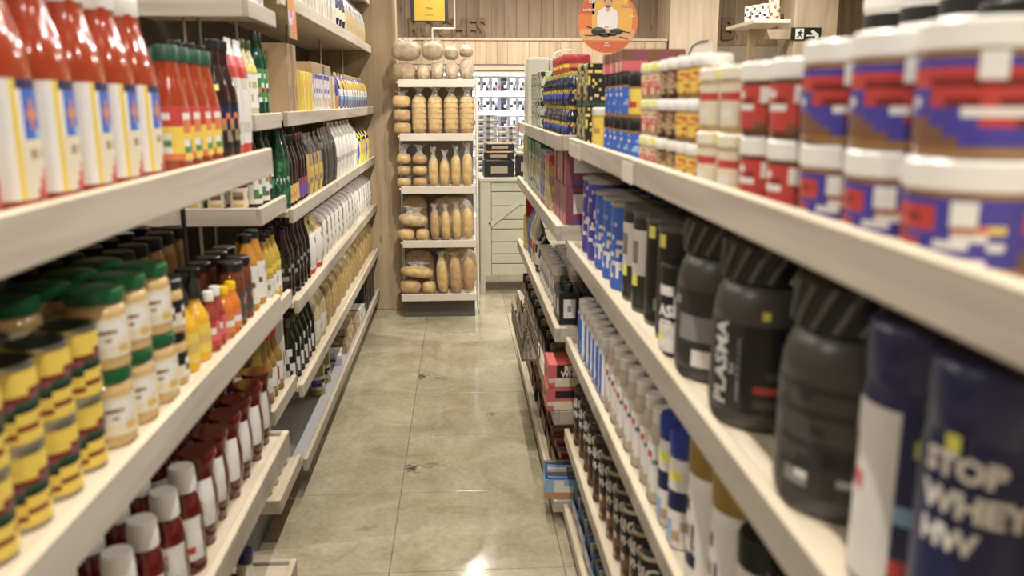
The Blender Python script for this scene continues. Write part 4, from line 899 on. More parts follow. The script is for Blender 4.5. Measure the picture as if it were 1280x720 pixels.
k_pvb = carton('lilac_carton', 'box', .19, .086, .235, P('u'), inked(15, 14, 8, 'u', 'VkVm', -.02), inked(16, 14, 14, 'u', 'VmV', 0))
row(k_pvb, .465, [3.86, 3.76], Q2, 'lilac and dark patterned carton', 'second board, far right unit', 'lilac cartons', True)
k_gtb = carton('green_topped_carton', 'box', .19, .09, .255, P('g'), inked(17, 16, 8, 'h', 'kVkq', .05, keep={0: 'g', 1: 'g', 2: 'gk', 3: 'kg'}), inked(18, 16, 14, 'h', 'qkq', .1, keep={0: 'g', 1: 'g', 2: 'g', 3: 'gk'}), top=['ggg', 'ggg'])
row(k_gtb, .466, span(4.52, 3.97, 6), Q2, 'green-topped carton', 'second board, far right unit', 'green topped cartons', True)
k_ytb = carton('yellow_topped_carton', 'box', .19, .09, .27, P('q'), ['qqqqq', 'qyqqy', 'hhhkh', 'hhhhh', 'hqhhq'], ['qqqqq', 'hhkhh', 'hhhhh'], top=['qyq', 'qqq'])
row(k_ytb, .468, [4.88, 4.775, 4.67], Q2, 'yellow-topped carton', 'second board, far right unit', 'yellow topped cartons', True)

# ---------------------------------------------------------------- right near shelf, third: drinks
k_shk = bottle('blue_labelled_shaker', 'bottle', [(.027, 0), (.031, .005), (.031, .15), (.026, .165), (.024, .17)], GREYP, [(.0275, .165), (.0285, .167), (.0285, .192), (.0265, .195)], mat('lid_off_white', (.75, .73, .7), .35), [(.02, .145, -60, 170, ['bbbbwbbwbb', 'bwbbwbbbbw', 'bbbbwbwbbb', 'bbwbwbbbbb', 'bwbbwbbwbb'])])
row(k_shk, .434, span(2.82, 2.34, 7), R3, 'blue-labelled shaker bottle', 'front, third right shelf', 'blue labelled shakers in front', True)
row(k_shk, .508, span(2.84, 2.36, 7), R3, 'blue-labelled shaker bottle', 'second row, third right shelf', 'blue labelled shakers behind', True)
k_drk = bottle('protein_drink_bottle', 'bottle', [(.03, 0), (.034, .005), (.035, .12), (.033, .15), (.026, .172), (.022, .18), (.022, .186)], mat('milky_bottle', (.55, .47, .38), .25, coat=.3), [(.0245, .182), (.0255, .184), (.0255, .212), (.0235, .215)], mat('lid_off_white', (.75, .73, .7), .35),
   [(.03, .14, -60, 170, ['wwwwwwwwww', 'wwwrwwwwww', 'wwwwwwwwww', 'wwwwwwwtww', 'wwwwwwatww', 'wsowwwtaww', 'wwoswwwwww'])])
k_drk['parts'][-1] += [('lettering', text_wrap('WHEY', .017, mat('navy_lettering', (.03, .03, .1), .5), .035, 72, .10, offs=.04)), ('lettering', text_wrap('PRO', .011, GT, .035, 72, .084, offs=.03))]
row(k_drk, .438, span(2.26, 1.70, 7), R3, 'white-capped protein drink bottle', 'front, third right shelf', 'protein drinks in front', True)
row(k_drk, .522, span(2.26, 1.70, 7), R3, 'white-capped protein drink', 'second row, third right shelf', 'protein drinks in the second row', True)
k_bcp = bottle('blue_capped_shake', 'bottle', [(.031, 0), (.035, .005), (.035, .17), (.031, .19), (.031, .195)], WHITEP, [(.035, .19), (.036, .192), (.036, .235), (.034, .24)], BLUEP, [(.02, .165, -60, 170, ['wwzzwwww', 'wwwwwwww', 'wBBBBwww', 'wBBBBBww', 'wwwwwwww', 'wwlwtwww', 'bbltwwww'])])
row(k_bcp, .438, [1.60, 1.51], R3, 'white shake bottle with blue cap', 'third right shelf', 'blue capped shakes', True)
k_gld = bottle('gold_lidded_white_tub', 'tub', [(.052, 0), (.057, .006), (.057, .22), (.054, .235)], WHITEP, [(.055, .22), (.0585, .223), (.0585, .275), (.056, .28)], GOLDP,
   [(.02, .2, -60, 170, ['wwwwwwwwww', 'wwkwwwwwww', 'wwwwwwwwww', 'wwEwwwwwww', 'wwwwwwwzww', 'wwBBwwwwww', 'wwwwwwwwww'])])
k_gld['parts'][-1] += [('lettering', text_wrap('pure protein', .016, KT, .057, 22, .09, vert=True, offs=.03))]
row(k_gld, .461, [1.365, 1.235], R3, 'white tub with gold lid', 'third right shelf', 'gold lidded white tubs', True)
k_bkl = bottle('black_lidded_cream_tub', 'tub', [(.045, 0), (.05, .006), (.05, .185), (.047, .2)], mat('cream_bottle', (.7, .66, .55), .3), [(.048, .19), (.0515, .193), (.0515, .235), (.049, .24)], BLACKP, [(.02, .16, -60, 170, ['wwwww', 'wkwkw', 'wwwww', 'yyyyy'])])
row(k_bkl, .46, [1.11, .99], R3, 'cream tub with black lid', 'near end, third right shelf', 'black lidded cream tubs', True)

# right far shelf, third
k_wsh = bottle('clear_shake_bottle', 'bottle', [(.026, 0), (.029, .004), (.029, .12), (.024, .135)], mat('milky_bottle', (.55, .47, .38), .25, coat=.3), [(.025, .13), (.0265, .132), (.0265, .168), (.024, .172)], mat('lid_off_white', (.75, .73, .7), .35), [(.015, .11, -60, 170, ['swswsws', 'wwewwew', 'swwsews'])])
row(k_wsh, .40, span(3.86, 3.37, 8), Q3, 'clear shake bottle', 'front, third board, far right unit', 'clear shake bottles in front', True)
row(k_wsh, .466, span(3.86, 3.37, 8), Q3, 'clear shake bottle', 'behind, third board, far right unit', 'clear shake bottles behind', True)
fp = carton('black_drink_carrier', 'box', .075, .2, .125, gloss('black_carrier', (.02, .02, .02), .3), ['kkkkkkkk', 'kwwkkwwk', 'kwwkkwwk', 'kkkkkkkk'], ['kkkkk', 'kwwwk', 'kwewk', 'kwwwk', 'kkkkk'])
cap_me = lathe('cap', [(.016, .1255), (.017, .127), (.017, .15), (.015, .153)], BLACKP, 14)
for i, xx in enumerate((.405, .49)):
    o = spawn(fp, xx, 3.16, Q3, PI, ('left' if i == 0 else 'right') + ' black drink carrier with black caps, end of the third far right board')
    for yy in (-.075, -.025, .025, .075): put('cap', cap_me, o, (0, yy, 0))
k_bwb = pouch('black_white_maze_bag', 'bag', .07, .13, .2, ['kkkkkkkk', 'kkwwwwkk', 'kkwkkwkk', 'kkwkwwkk', 'kkwwwwkk', 'kkkkkkkk'], .3, seed=21)
row(k_bwb, .40, [4.10, 3.96], Q3, 'black bag with white maze print', 'third board, far right unit', 'black maze bags', True)
k_gsl = pouch('pale_green_bag', 'bag', .07, .12, .25, ['qhhhhhqq', 'hhqhhhqh', 'hhhhhhhh', 'hhqrrhqh', 'hhhrhhhh', 'gghhhhgg'], .3, seed=22)
row(k_gsl, .40, [4.37, 4.24], Q3, 'pale green bag', 'third board, far right unit', 'pale green bags', True)
k_bsl = pouch('blue_bag', 'bag', .07, .11, .24, ['bBbBbbBb', 'bbBbbbbb', 'BbbBBbbb', 'bBblbbbb'], .3, seed=23)
row(k_bsl, .40, [4.62, 4.50], Q3, 'blue bag', 'third board, far right unit', 'blue bags', True)
k_ysl = carton('mustard_yellow_carton', 'box', .08, .06, .19, P('Y'), ['YYY', 'YoY', 'Yyy'], ['YYY', 'YyY'])
row(k_ysl, .408, [4.80, 4.73], Q3, 'mustard yellow carton', 'third board, far right unit', 'mustard yellow cartons', True)
tr = bmesh.new()
vs = [tr.verts.new(p) for p in ((-.035, -.05, 0), (.035, -.05, 0), (.035, .05, 0), (-.035, .05, 0), (-.035, 0.0, .12), (.035, 0.0, .12))]
for f in ((3, 2, 1, 0), (0, 1, 5, 4), (2, 3, 4, 5), (1, 2, 5), (3, 0, 4)): tr.faces.new([vs[k] for k in f])
t = thing('red_triangular_pack', 'red triangular pack standing on a mustard yellow carton', 'box', (.408, 4.765, Q3 + .1922)); put('carton', bm_mesh('carton', tr, mat('red_card', (.5, .03, .03), .45)), t)

# ---------------------------------------------------------------- right near shelf, fourth: shake cans
k_wc = bottle('black_topped_shake_can', 'can', [(.032, 0), (.035, .004), (.035, .2), (.031, .212)], mat('shake_can', (.6, .52, .42), .3), [(.0315, .208), (.032, .21), (.032, .222), (.03, .224)], BLACKP,
   [(.006, .2, -60, 175, ['kkkkkkkk', 'kkkkkkkk', 'kkkkkkkk', 'kkkkkkkk', 'kkkkkkkk', 'NwNkkkkk', 'wcwnwcwk', 'ccnndccc', 'cdnNdcwc', 'ccdncccc'])])
k_nc = bottle('brown_shake_can', 'can', [(.032, 0), (.035, .004), (.035, .2), (.031, .212)], mat('brown_shake_can', (.13, .06, .04), .3), [(.0315, .208), (.032, .21), (.032, .222), (.03, .224)], BLACKP,
   [(.006, .2, -60, 175, ['kkkkkkkk', 'kkkkkkkk', 'kkkkkkkk', 'kkkkkkkk', 'NkNkkkkk', 'nNnkNkkk', 'rnNNnkkk', 'nrnNnnNk', 'NnnnNkNk'])])
for kk in (k_wc, k_nc): kk['parts'][-1] += [('lettering', text_wrap('BIG', .046, WT, .035, 36, .163, offs=.05)), ('lettering', text_wrap('WHEY', .031, WT, .035, 46, .122, offs=.05))]
row(k_nc, .44, span(2.86, 2.42, 5), R4, 'brown shake can, white lettering', 'front, fourth right shelf', 'brown shake cans', True)
row(k_wc, .44, span(2.30, 1.74, 6), R4, 'black-topped cream shake can', 'front, fourth right shelf', 'black topped shake cans', True)
row(k_nc, .53, span(2.86, 1.82, 9), R4, 'brown shake can', 'behind, fourth right shelf', 'shake cans behind', True)
# far right, fourth: red boxes and dark snack boxes
def openbox(name, dx, dy, h, m, fill_m, rows_front, txt=None, n=6):
    """display carton with a cut-away front and bars standing in it"""
    parts = []
    b = box_bm(-dx / 2, dx / 2, -dy / 2, dy / 2, 0, .003)
    box_bm(-dx / 2, -dx / 2 + .003, -dy / 2, dy / 2, .0032, h, 0, b); box_bm(dx / 2 - .003, dx / 2, -dy / 2, dy / 2, .0032, h * .6, 0, b)
    box_bm(-dx / 2 + .0032, dx / 2 - .0032, -dy / 2, -dy / 2 + .003, .0032, h * .95, 0, b); box_bm(-dx / 2 + .0032, dx / 2 - .0032, dy / 2 - .003, dy / 2, .0032, h * .8, 0, b)
    parts.append(['tray', bm_mesh('tray', b, m)])
    parts.append(['front_print', sheet('front_print', (dx / 2 + .0006, -dy / 2, .002), (0, 1, 0), (0, 0, 1), dy, h * .58, rows_front)])
    parts.append(['side_print', sheet('side_print', (dx / 2, dy / 2 + .0006, .002), (-1, 0, 0), (0, 0, 1), dx, h * .76, rows_front)])
    rnd = random.Random(len(name))
    for k in range(n):
        yy = -dy / 2 + .016 + (dy - .032) * k / max(1, n - 1); tl = rnd.uniform(0, .02)
        parts.append(['bar', box_me('bar', -dx / 2 + .012, dx / 2 - .012, yy - (dy - .03) / n * .38, yy + (dy - .03) / n * .38, .004, h * .82 + tl, fill_m[k % len(fill_m)], .003)])
    return dict(name=name, cat='box', parts=parts)
rb = mat('coral_red_card', (.62, .10, .10), .5)
k_rb = carton('coral_red_carton', 'box', .15, .16, .09, rb, ['pppp', 'pkkp', 'pppp'], ['pppppp', 'pppppp', 'pppppp', 'cwccwc', 'pccccp'])
o = spawn(k_rb, .391, 3.06, .4602, PI, 'lower coral red carton with dark slot at the end of the fourth right board')
put('slot', box_me('slot', -.045, .045, .0802, .0815, .05, .078, BLACKP, 0), o)
o = spawn(k_rb, .395, 3.06, .4602 + .0915, PI, 'upper coral red carton with black lettered panel at the end of the fourth right board')
pn = put('panel', box_me('panel', -.065, .045, .0802, .0815, .04, .088, BLACKP, 0), o)
put('lettering', text_flat('BEST', .026, WT, (-.012, .0822, .074), (-1, 0, 0), (0, 0, 1), offs=.05), pn)
put('lettering', text_flat('WHEY', .028, WT, (-.012, .0822, .052), (-1, 0, 0), (0, 0, 1), offs=.05), pn)
k_ds = openbox('dark_snack_tray', .14, .19, .13, mat('dark_card', (.07, .055, .04), .6), [BLACKP, mat('olive_wrapper', (.2, .2, .08), .3), mat('grey_wrapper', (.22, .21, .2), .3)], ['kNkk', 'nkYk', 'kkNk'])
row(k_ds, .448, span(4.95, 3.29, 9), Q4, 'dark open snack tray', 'fourth board, far right unit', 'dark snack trays', True)
bk = thing('wicker_basket', 'narrow brown wicker basket hooked on the far right fourth board edge', 'basket', (.300, 3.95, .462))
wick = bmesh.new(); wm = mat('dark_wicker', (.22, .18, .13), .7); rn = random.Random(4)
for k in range(34):
    y0 = rn.uniform(-.35, .25); x0 = rn.uniform(-.03, .025)
    tube_bm([(x0, y0, rn.uniform(.01, .17)), (x0 + rn.uniform(-.01, .01), y0 + rn.uniform(.05, .12), rn.uniform(.01, .2))], .0035, 5, wick)
for k in range(4):
    for xx in (-.036, .034): tube_bm([(xx, -.35, .015 + .03 * k), (xx, .35, .015 + .03 * k)], .003, 5, wick)
for k in range(11):
    for xx in (-.036, .034): tube_bm([(xx, -.35 + .07 * k, .005), (xx, -.35 + .07 * k, .11)], .003, 5, wick)
put('weave', bm_mesh('weave', wick, wm, 40), bk)
put('basket_floor', box_me('basket_floor', -.036, .034, -.35, .35, .0, .010, wm, 0), bk)
for yy in (-.3, .3): put('hook', bm_mesh('hook', tube_bm([(.036, yy, .06), (.05, yy, .05), (.05, yy, .0005)], .003, 6), STEEL), bk)
# bottom boards
SBL = mat('pale_blue_card', (.22, .40, .62), .5); GRW = mat('grey_wrapper', (.22, .21, .2), .3); BLW = mat('blue_wrapper', (.05, .14, .42), .3)
k_bt = openbox('pale_blue_snack_tray', .15, .15, .10, SBL, [GRW, BLW, mat('silver_wrapper', (.4, .4, .42), .25)], ['lwll', 'lwwl', 'aaaa'], n=5)
row(k_bt, .392, [3.06], .0952, 'pale blue snack tray with orange foot', 'end of far right bottom board', None, True)
row(k_bt, .484, span(2.86, 1.86, 7), R5, 'pale blue open snack tray', 'bottom right shelf', 'pale blue snack trays', True)
k_yb2 = pouch('yellow_snack_bag', 'bag', .09, .12, .17, ['yyyyqyyy', 'yyyyyyyy', 'yBBykyyy', 'yyBByyyy'], .3, seed=31)
row(k_yb2, .45, [1.70, 1.56], R5, 'yellow snack bag', 'bottom right shelf', 'yellow snack bags', True)
k_mix = openbox('brown_snack_tray', .14, .2, .13, mat('brown_tray_card', (.22, .14, .08), .6), [mat('silver_brown_wrapper', (.3, .24, .18), .25), mat('red_wrapper', (.35, .05, .04), .3), BLACKP, GRW], ['nTkr', 'krnT', 'kkNk'])
row(k_mix, .448, span(4.92, 3.26, 8), Q5, 'brown open snack tray', 'bottom board, far right unit', 'brown snack trays', True)

# ================================================================== bread rack
FILM = film('clear_bread_bag')
FILM2 = film('frosty_bread_bag', dens=.24)
def crust(name, c, d):
    if name in MATS: return MATS[name]
    m = bpy.data.materials.new(name); m.use_nodes = True
    nt = m.node_tree; L = nt.links.new; b = nt.nodes['Principled BSDF']; b.inputs['Roughness'].default_value = .55
    tc = nt.nodes.new('ShaderNodeTexCoord'); n = nt.nodes.new('ShaderNodeTexNoise'); n.inputs['Scale'].default_value = 24; n.inputs['Detail'].default_value = 5
    L(tc.outputs['Object'], n.inputs['Vector'])
    r = nt.nodes.new('ShaderNodeValToRGB'); r.color_ramp.elements[0].position = .32; r.color_ramp.elements[0].color = d + (1,); r.color_ramp.elements[1].position = .66; r.color_ramp.elements[1].color = c + (1,)
    L(n.outputs['Fac'], r.inputs[0]); L(r.outputs[0], b.inputs['Base Color'])
    bp = nt.nodes.new('ShaderNodeBump'); bp.inputs['Strength'].default_value = .3; bp.inputs['Distance'].default_value = .01
    L(n.outputs['Fac'], bp.inputs['Height']); L(bp.outputs[0], b.inputs['Normal'])
    MATS[name] = m
    return m
CR1 = crust('pale_crust', (.60, .40, .12), (.40, .23, .05))
CR2 = crust('brown_crust', (.48, .28, .07), (.30, .14, .03))
CR3 = crust('seeded_crust', (.58, .42, .19), (.34, .20, .07))
rk = thing('bread_rack', 'cream metal bread rack with five shelves beside the brown column', 'rack', (-.17, 6.33, 0))
for i, z in enumerate((1.755, 1.378, .998, .6, .195)):
    sh = put('shelf', box_me('shelf', -.275, .28, -.165, .17, z - .028, z - .016, CREAM, .002), rk)
    put('front_edge', box_me('front_edge', -.26 if i < 4 else -.28, .28, -.18, -.166, z - .055, z, mat('cream_shelf_front', (.60, .54, .45), .4), .003), sh)
for xx in (-.277, .283):
    for yy in (-.15, .16):
        if yy < 0 and xx < 0: continue
        put('upright', bm_mesh('upright', tube_bm([(xx + (.012 if xx > 0 else 0), yy, .14 if yy < 0 else 0), (xx + (.012 if xx > 0 else 0), yy, 1.80 if yy > 0 else 1.76)], .007, 8), mat('cream_post', (.72, .68, .6), .4), 40), rk)
put('back_panel', box_me('back_panel', -.27, .27, .171, .178, .14, 1.74, mat('grey_rack_back', (.2, .185, .165), .5), 0), rk)
put('foot_panel', box_me('foot_panel', -.27, .27, -.10, -.09, .0, .138, mat('dark_rack_foot', (.10, .09, .075), .6), 0), rk)
put('sign_wire', bm_mesh('sign_wire', tube_bm([(-.02, .12, 1.745), (-.02, .12, 2.124), (.145, .12, 2.124), (.145, .12, 2.45)], .006, 8), mat('white_wire', (.8, .77, .7), .4), 40), rk)

def loaf(label, px, z, y, dx, dy, dz, m=CR1, rot=(0, 0, 0), n=2.6, amp=.006, seed=0, group=None, bag=None, name='bagged_loaf', slices=0, tuft=0):
    """px is world x of the loaf's middle, z its underside (before tilting)"""
    o = thing(name, label, 'bread', (px, y, z + .0012), rot, group)
    b = blob('loaf', dx, dy, dz, m, n, 18, 10, .004, amp, seed, 14)
    lf = put('loaf', b, o)
    if slices:
        for k in range(1, slices):
            zz = dz * k / slices + .004
            put('slice_seam', bm_mesh('slice_seam', box_bm(-dx / 2 - .0012, dx / 2 + .0012, -dy / 2 - .0012, dy / 2 + .0012, zz - .0008, zz + .0008), mat('slice_gap', (.36, .2, .07), .7)), lf)
    fb = blob('plastic_bag', dx + .005, dy + .006, dz + .006, bag or FILM, n + .4, 20, 12, .0, .0015, seed + 50, 22)
    pb = put('plastic_bag', fb, o)
    if tuft:
        rn = random.Random(seed); V = []; F = []; nu = 14
        for a_, (s_, zz) in enumerate(((.62, dz), (.34, dz + tuft * .4), (.6, dz + tuft * .75), (.85, dz + tuft))):
            for k in range(nu):
                t = 2 * PI * k / nu; q = s_ * rn.uniform(.72, 1.15)
                V.append((dx / 2 * q * math.cos(t), dy / 2 * q * math.sin(t) * .6, zz + rn.uniform(-.01, .01) * (a_ > 0)))
        for a_ in range(3):
            for k in range(nu): F.append((a_ * nu + k, a_ * nu + (k + 1) % nu, a_ * nu + nu + (k + 1) % nu, a_ * nu + nu + k))
        put('bag_top', to_mesh('bag_top', V, F, [FILM2], None, 20), pb)
    return o
B1, B2, B3, B4, B5 = 1.741, 1.364, .984, .586, .181
FY = 6.235
# top shelf: mound of bagged rolls
for i, (x, dx, dz, ry, m) in enumerate(((-.388, .165, .12, -.04, CR1), (-.252, .094, .112, 0, CR1), (-.152, .092, .125, 0, CR3), (-.05, .098, .13, .0, CR3), (.056, .10, .15, 0, CR3))):
    loaf(ORD[i] + ' bagged roll from the left on the top bread rack shelf', x, B1 + .003 + abs(ry) * dx * .36, FY, dx, .17, dz, m, (0, ry, 0), 2.7, .003, i, 'bagged rolls on the top shelf', FILM2)
for i, (x, dx, dz, zz) in enumerate(((-.372, .205, .13, .139), (-.186, .152, .12, .144), (-.052, .10, .085, .146), (.056, .095, .07, .166))):
    loaf(['leftmost', 'second', 'third', 'rightmost'][i] + ' seeded bread bag heaped on the rolls of the top rack shelf', x, B1 + zz, FY + .02, dx, .19, dz, CR3, (0, 0, 0), 2.8, .005, 10 + i, 'seeded bread bags on top', FILM2, tuft=.02 if i else .03)
# second shelf: tin loaves
for i, x in enumerate((-.288, -.174, -.06, .054)):
    loaf(ORD[i] + ' upright sliced tin loaf from the left on the second rack shelf', x, B2, FY, .104, .13, .265, CR1, (0, 0, random.uniform(-.03, .03)), 6, 0.001, 20 + i, 'upright sliced loaves', None, 'sliced_loaf', 7, tuft=.075)
for i in range(3):
    loaf(['bottom', 'middle', 'top'][i] + ' small tin loaf of the pile left on the second rack shelf', -.413, B2 + .0945 * i + .0006, FY, .124, .15, .082, CR2 if i < 2 else CR1, (0, 0, random.uniform(-.06, .06)), 4.5, .003, 30 + i, None, None, 'small_tin_loaf', tuft=.04 if i == 2 else 0)
# third shelf
for r_ in range(3):
    for c in range(2):
        loaf(('%s %s oval roll of the left pile on the third rack shelf' % (('bottom', 'middle', 'top')[r_], ('left', 'right')[c])), -.412 + .119 * c, B3 + .083 * r_, FY, .109, .14, .071, CR2 if (r_ + c) % 2 else CR1, (0, 0, random.uniform(-.05, .05)), 2.8, .003, 40 + r_ * 2 + c, None, None, 'oval_roll', tuft=.07 if r_ == 2 else 0)
for i, (x, wd) in enumerate(((-.195, .073), (-.113, .073), (-.031, .073), (.053, .076))):
    loaf(ORD[i] + ' upright roll from the left on the third rack shelf', x, B3 + .001, FY, wd, .12, (.21, .19, .22, .235)[i], CR1, (0, 0, 0), 3.2, .0015, 50 + i, 'upright rolls on the third shelf', None, 'upright_roll', tuft=.08)
# fourth shelf
loaf('lower left long roll on the fourth bread rack shelf', -.408, B4, FY, .125, .13, .085, CR1, (0, 0, .05), 2.8, .004, 60, None, None, 'long_roll')
loaf('lower right long roll beside the other on the fourth bread rack shelf', -.285, B4, FY, .10, .13, .085, CR1, (0, 0, -.05), 2.8, .004, 61, None, None, 'long_roll')
loaf('long baguette lying across two rolls on the fourth bread rack shelf', -.357, B4 + .107, FY, .22, .13, .088, CR3, (0, .1, 0), 2.7, .004, 62, None, None, 'baguette', tuft=.06)
for i, x in enumerate((-.188, -.108, -.028, .056)):
    loaf(ORD[i] + ' leaning bread stick from the left on the fourth rack shelf', x, B4 + .005, FY, (.070, .070, .070, .080)[i], .12, (.21, .205, .22, .225)[i], (CR2, CR1, CR1, CR1)[i], (0, -.03, 0), 3, .0015, 70 + i, 'leaning bread sticks', None, 'bread_stick', tuft=.06)
loaf('pale bag of rolls lying at the back of the fourth rack shelf', -.07, B4 + .001, FY + .165, .33, .10, .30, CR3, (0, 0, 0), 3, .01, 79, None, FILM2, 'roll_bag')
loaf('dark bag of rolls lying at the back left of the fourth rack shelf', -.345, B4 + .001, FY + .165, .19, .10, .31, CR2, (0, 0, 0), 3, .01, 78, None, FILM2, 'roll_bag')
# bottom shelf
loaf('lowest brown loaf at the left of the bottom rack shelf', -.387, B5, FY, .165, .14, .10, CR2, (0, 0, .05), 2.6, .004, 80, None, None, 'brown_loaf')
loaf('small pale loaf low in the middle left of the bottom rack shelf', -.245, B5, FY, .105, .13, .09, CR1, (0, 0, 0), 2.6, .004, 81, None, None, 'pale_loaf')
loaf('long loaf lying over two loaves on the bottom rack shelf', -.338, B5 + .122, FY, .25, .13, .08, CR1, (0, .1, 0), 2.6, .004, 82, None, None, 'long_loaf', tuft=.04)
loaf('upright narrow loaf in the middle of the bottom rack shelf', -.138, B5 + .004, FY, .086, .12, .255, CR1, (0, -.05, 0), 2.8, .004, 83, None, None, 'narrow_loaf', tuft=.06)
loaf('reddish upright loaf right of the middle on the bottom rack shelf', -.038, B5 + .004, FY, .09, .12, .265, CR2, (0, -.05, 0), 2.8, .004, 84, None, None, 'narrow_loaf', tuft=.04)
loaf('large oval country loaf leaning at the right of the bottom rack shelf', .062, B5 + .006, FY + .01, .092, .12, .26, CR2, (0, -.05, 0), 2.3, .004, 85, None, None, 'country_loaf', tuft=.05)
loaf('clear bag of rolls at the back of the bottom rack shelf', -.03, B5 + .001, FY + .165, .32, .09, .31, CR3, (0, 0, 0), 3, .01, 87, None, FILM2, 'roll_bag')
loaf('brown bag of rolls at the back left of the bottom rack shelf', -.32, B5 + .001, FY + .165, .22, .09, .30, CR2, (0, 0, 0), 3, .01, 88, None, FILM2, 'roll_bag')

# ================================================================== boarded counter and chilled goods
ct = thing('boarded_counter', 'pale grey-green boarded counter with a diagonal brace behind the bread rack', 'counter', (.16, 6.95, 0))
CG = mat('counter_paint', (.47, .46, .365), .5); CGD = mat('counter_carcass_board', (.36, .35, .28), .6)  # carcass board takes a darker tone than the front boards
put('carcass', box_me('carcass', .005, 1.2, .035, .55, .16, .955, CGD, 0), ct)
put('worktop', box_me('worktop', -.012, 1.21, -.012, .56, .957, .985, CG, .004), ct)
put('stile', box_me('stile', .0, .092, .0, .034, .16, .955, CG, .003), ct)
zb = [.16, .262, .346, .449, .557, .637, .752, .87, .955]
for a, b in zip(zb[:-1], zb[1:]): put('board', box_me('board', .096, 1.19, .014, .034, a + .003, b - .003, CG, .003), ct)
br = box_bm(-.022, .022, -.0, .013, -.16, .16, .002); 
for v in br.verts:
    x, z = v.co.x, v.co.z; a = math.radians(-52); v.co.x = .205 + x * math.cos(a) - z * -math.sin(a) * -1; v.co.z = .69 + x * math.sin(a) + z * math.cos(a)
put('brace', bm_mesh('brace', br, CG), ct)
for xx in (.0, 1.14): put('leg', box_me('leg', xx, xx + .04, .0, .04, 0, .159, CG, .002), ct)
put('leg', box_me('leg', .0, .04, .5, .54, 0, .159, CG, .002), ct)
put('leg', box_me('leg', 1.14, 1.18, .5, .54, 0, .159, CG, .002), ct)
k_cr = carton('black_food_crate', 'crate', .001, .001, .001, BLACKP)
def crate(label, x, y, z, dx, dy, dz, fill, rz=0):
    o = thing('black_food_crate', label, 'crate', (x, y, z + .0006), (0, 0, rz))
    b = box_bm(-dx / 2, dx / 2, -dy / 2, dy / 2, 0, .006)
    for (a, c, d, e) in ((-dx / 2, dx / 2, -dy / 2, -dy / 2 + .006), (-dx / 2, dx / 2, dy / 2 - .006, dy / 2), (-dx / 2, -dx / 2 + .006, -dy / 2 + .0062, dy / 2 - .0062), (dx / 2 - .006, dx / 2, -dy / 2 + .0062, dy / 2 - .0062)): box_bm(a, c, d, e, .0062, dz, 0, b)
    put('crate_body', bm_mesh('crate_body', b, BLACKP), o)
    put('contents', noisy(box_me('contents', -dx / 2 + .012, dx / 2 - .012, -dy / 2 + .012, dy / 2 - .012, .0075, dz + .012, fill, .01), .003, 30), o)
    put('front_label', box_me('front_label', -dx * .28, dx * .28, -dy / 2 - .0012, -dy / 2 - .0002, dz * .25, dz * .7, mat('crate_label', (.3, .25, .18), .6), 0), o)
    return o
FB = mat('brown_food', (.40, .20, .08), .5, var=.4, scale=40); FD = mat('dark_food', (.05, .03, .02), .4, var=.5, scale=40)
crate('lowest black food crate of the left stack on the counter', .32, 7.12, .985, .25, .2, .13, FD, .05)
crate('middle black food crate with brown contents, left stack on the counter', .33, 7.14, 1.131, .25, .2, .055, FB, -.08)
crate('topmost black food crate with brown contents, left stack on the counter', .33, 7.17, 1.2035, .24, .2, .05, FB, .04)
crate('black food crate at the right behind the shelf end on the counter', .58, 7.16, .985, .22, .2, .17, FD, -.1)
t = thing('clear_food_tray', 'clear tray of pale food at the back of the counter', 'tray', (.56, 7.17, 1.1695)); put('tray', box_me('tray', -.09, .09, -.08, .08, 0, .02, mat('pale_tray', (.6, .58, .5), .3), .003), t); put('contents', blob('contents', .15, .13, .05, mat('pale_yellow_food', (.72, .62, .32), .5, var=.3, scale=30), 2.3, 14, 8, .021, .006, 3, 20), t)

# island with stacked flat packs
isl = thing('display_island', 'low grey display island carrying stacked flat packs behind the counter', 'table', (.62, 8.35, 0))
put('top', box_me('top', -.5, .7, -.3, .3, .88, .92, mat('island_top', (.6, .58, .53), .4), .003), isl); put('base', box_me('base', -.46, .66, -.26, .26, 0, .879, mat('island_base', (.3, .28, .25), .5), 0), isl)
k_fp = carton('flat_silver_pack', 'box', .2, .17, .054, mat('silver_grey_pack', (.42, .40, .37), .35), None, ['sesKes', 'eKsese', 'wwsews'], None, ['ese', 'ses'])
for c, (x, n) in enumerate(((.255, 10), (.472, 8), (.69, 6))):
    for k in range(n):
        spawn(k_fp, x + random.uniform(-.006, .006), 8.22, .92 + .0555 * k, random.uniform(-.03, .03), ORD[k] + ' flat silver pack from below in the ' + ['left', 'middle', 'right'][c] + ' stack on the island', 'stacked flat silver packs')

# open chiller with lit white shelves
ch = thing('open_chiller', 'brightly lit white open chiller with shelves of packs behind the counter', 'fridge', (.62, 9.34, 0))
CHW = mat('chiller_white', (.86, .86, .87), .35)
put('back_panel', box_me('back_panel', -.80, .80, .5, .53, .1, 1.9, CHW, 0), ch)
put('base', box_me('base', -.84, .84, .0, .53, 0, .35, CHW, .004), ch)
for xx in (-.84, .805): put('side_panel', box_me('side_panel', xx, xx + .035, 0, .53, .351, 1.9, CHW, .003), ch)
put('canopy', box_me('canopy', -.84, .84, .0, .53, 1.901, 1.925, mat('chiller_canopy', (.78, .72, .6), .5), .003), ch)
GLOWT = mat('chiller_tube', (.9, .93, 1), .3, emit=(.92, .95, 1.0), es=5)
CZ = (1.70, 1.49, 1.28, 1.05, .75)
for i, z in enumerate(CZ):
    sh = put('shelf', box_me('shelf', -.80, .80, .12, .499, z - .02, z, CHW, .002), ch)
    put('price_rail', box_me('price_rail', -.80, .80, .10, .119, z - .03, z + .012, CHW, .002), sh)
    put('light_tube', bm_mesh('light_tube', tube_bm([(-.78, .16, z - .034), (.78, .16, z - .034)], .009, 8), GLOWT), sh)
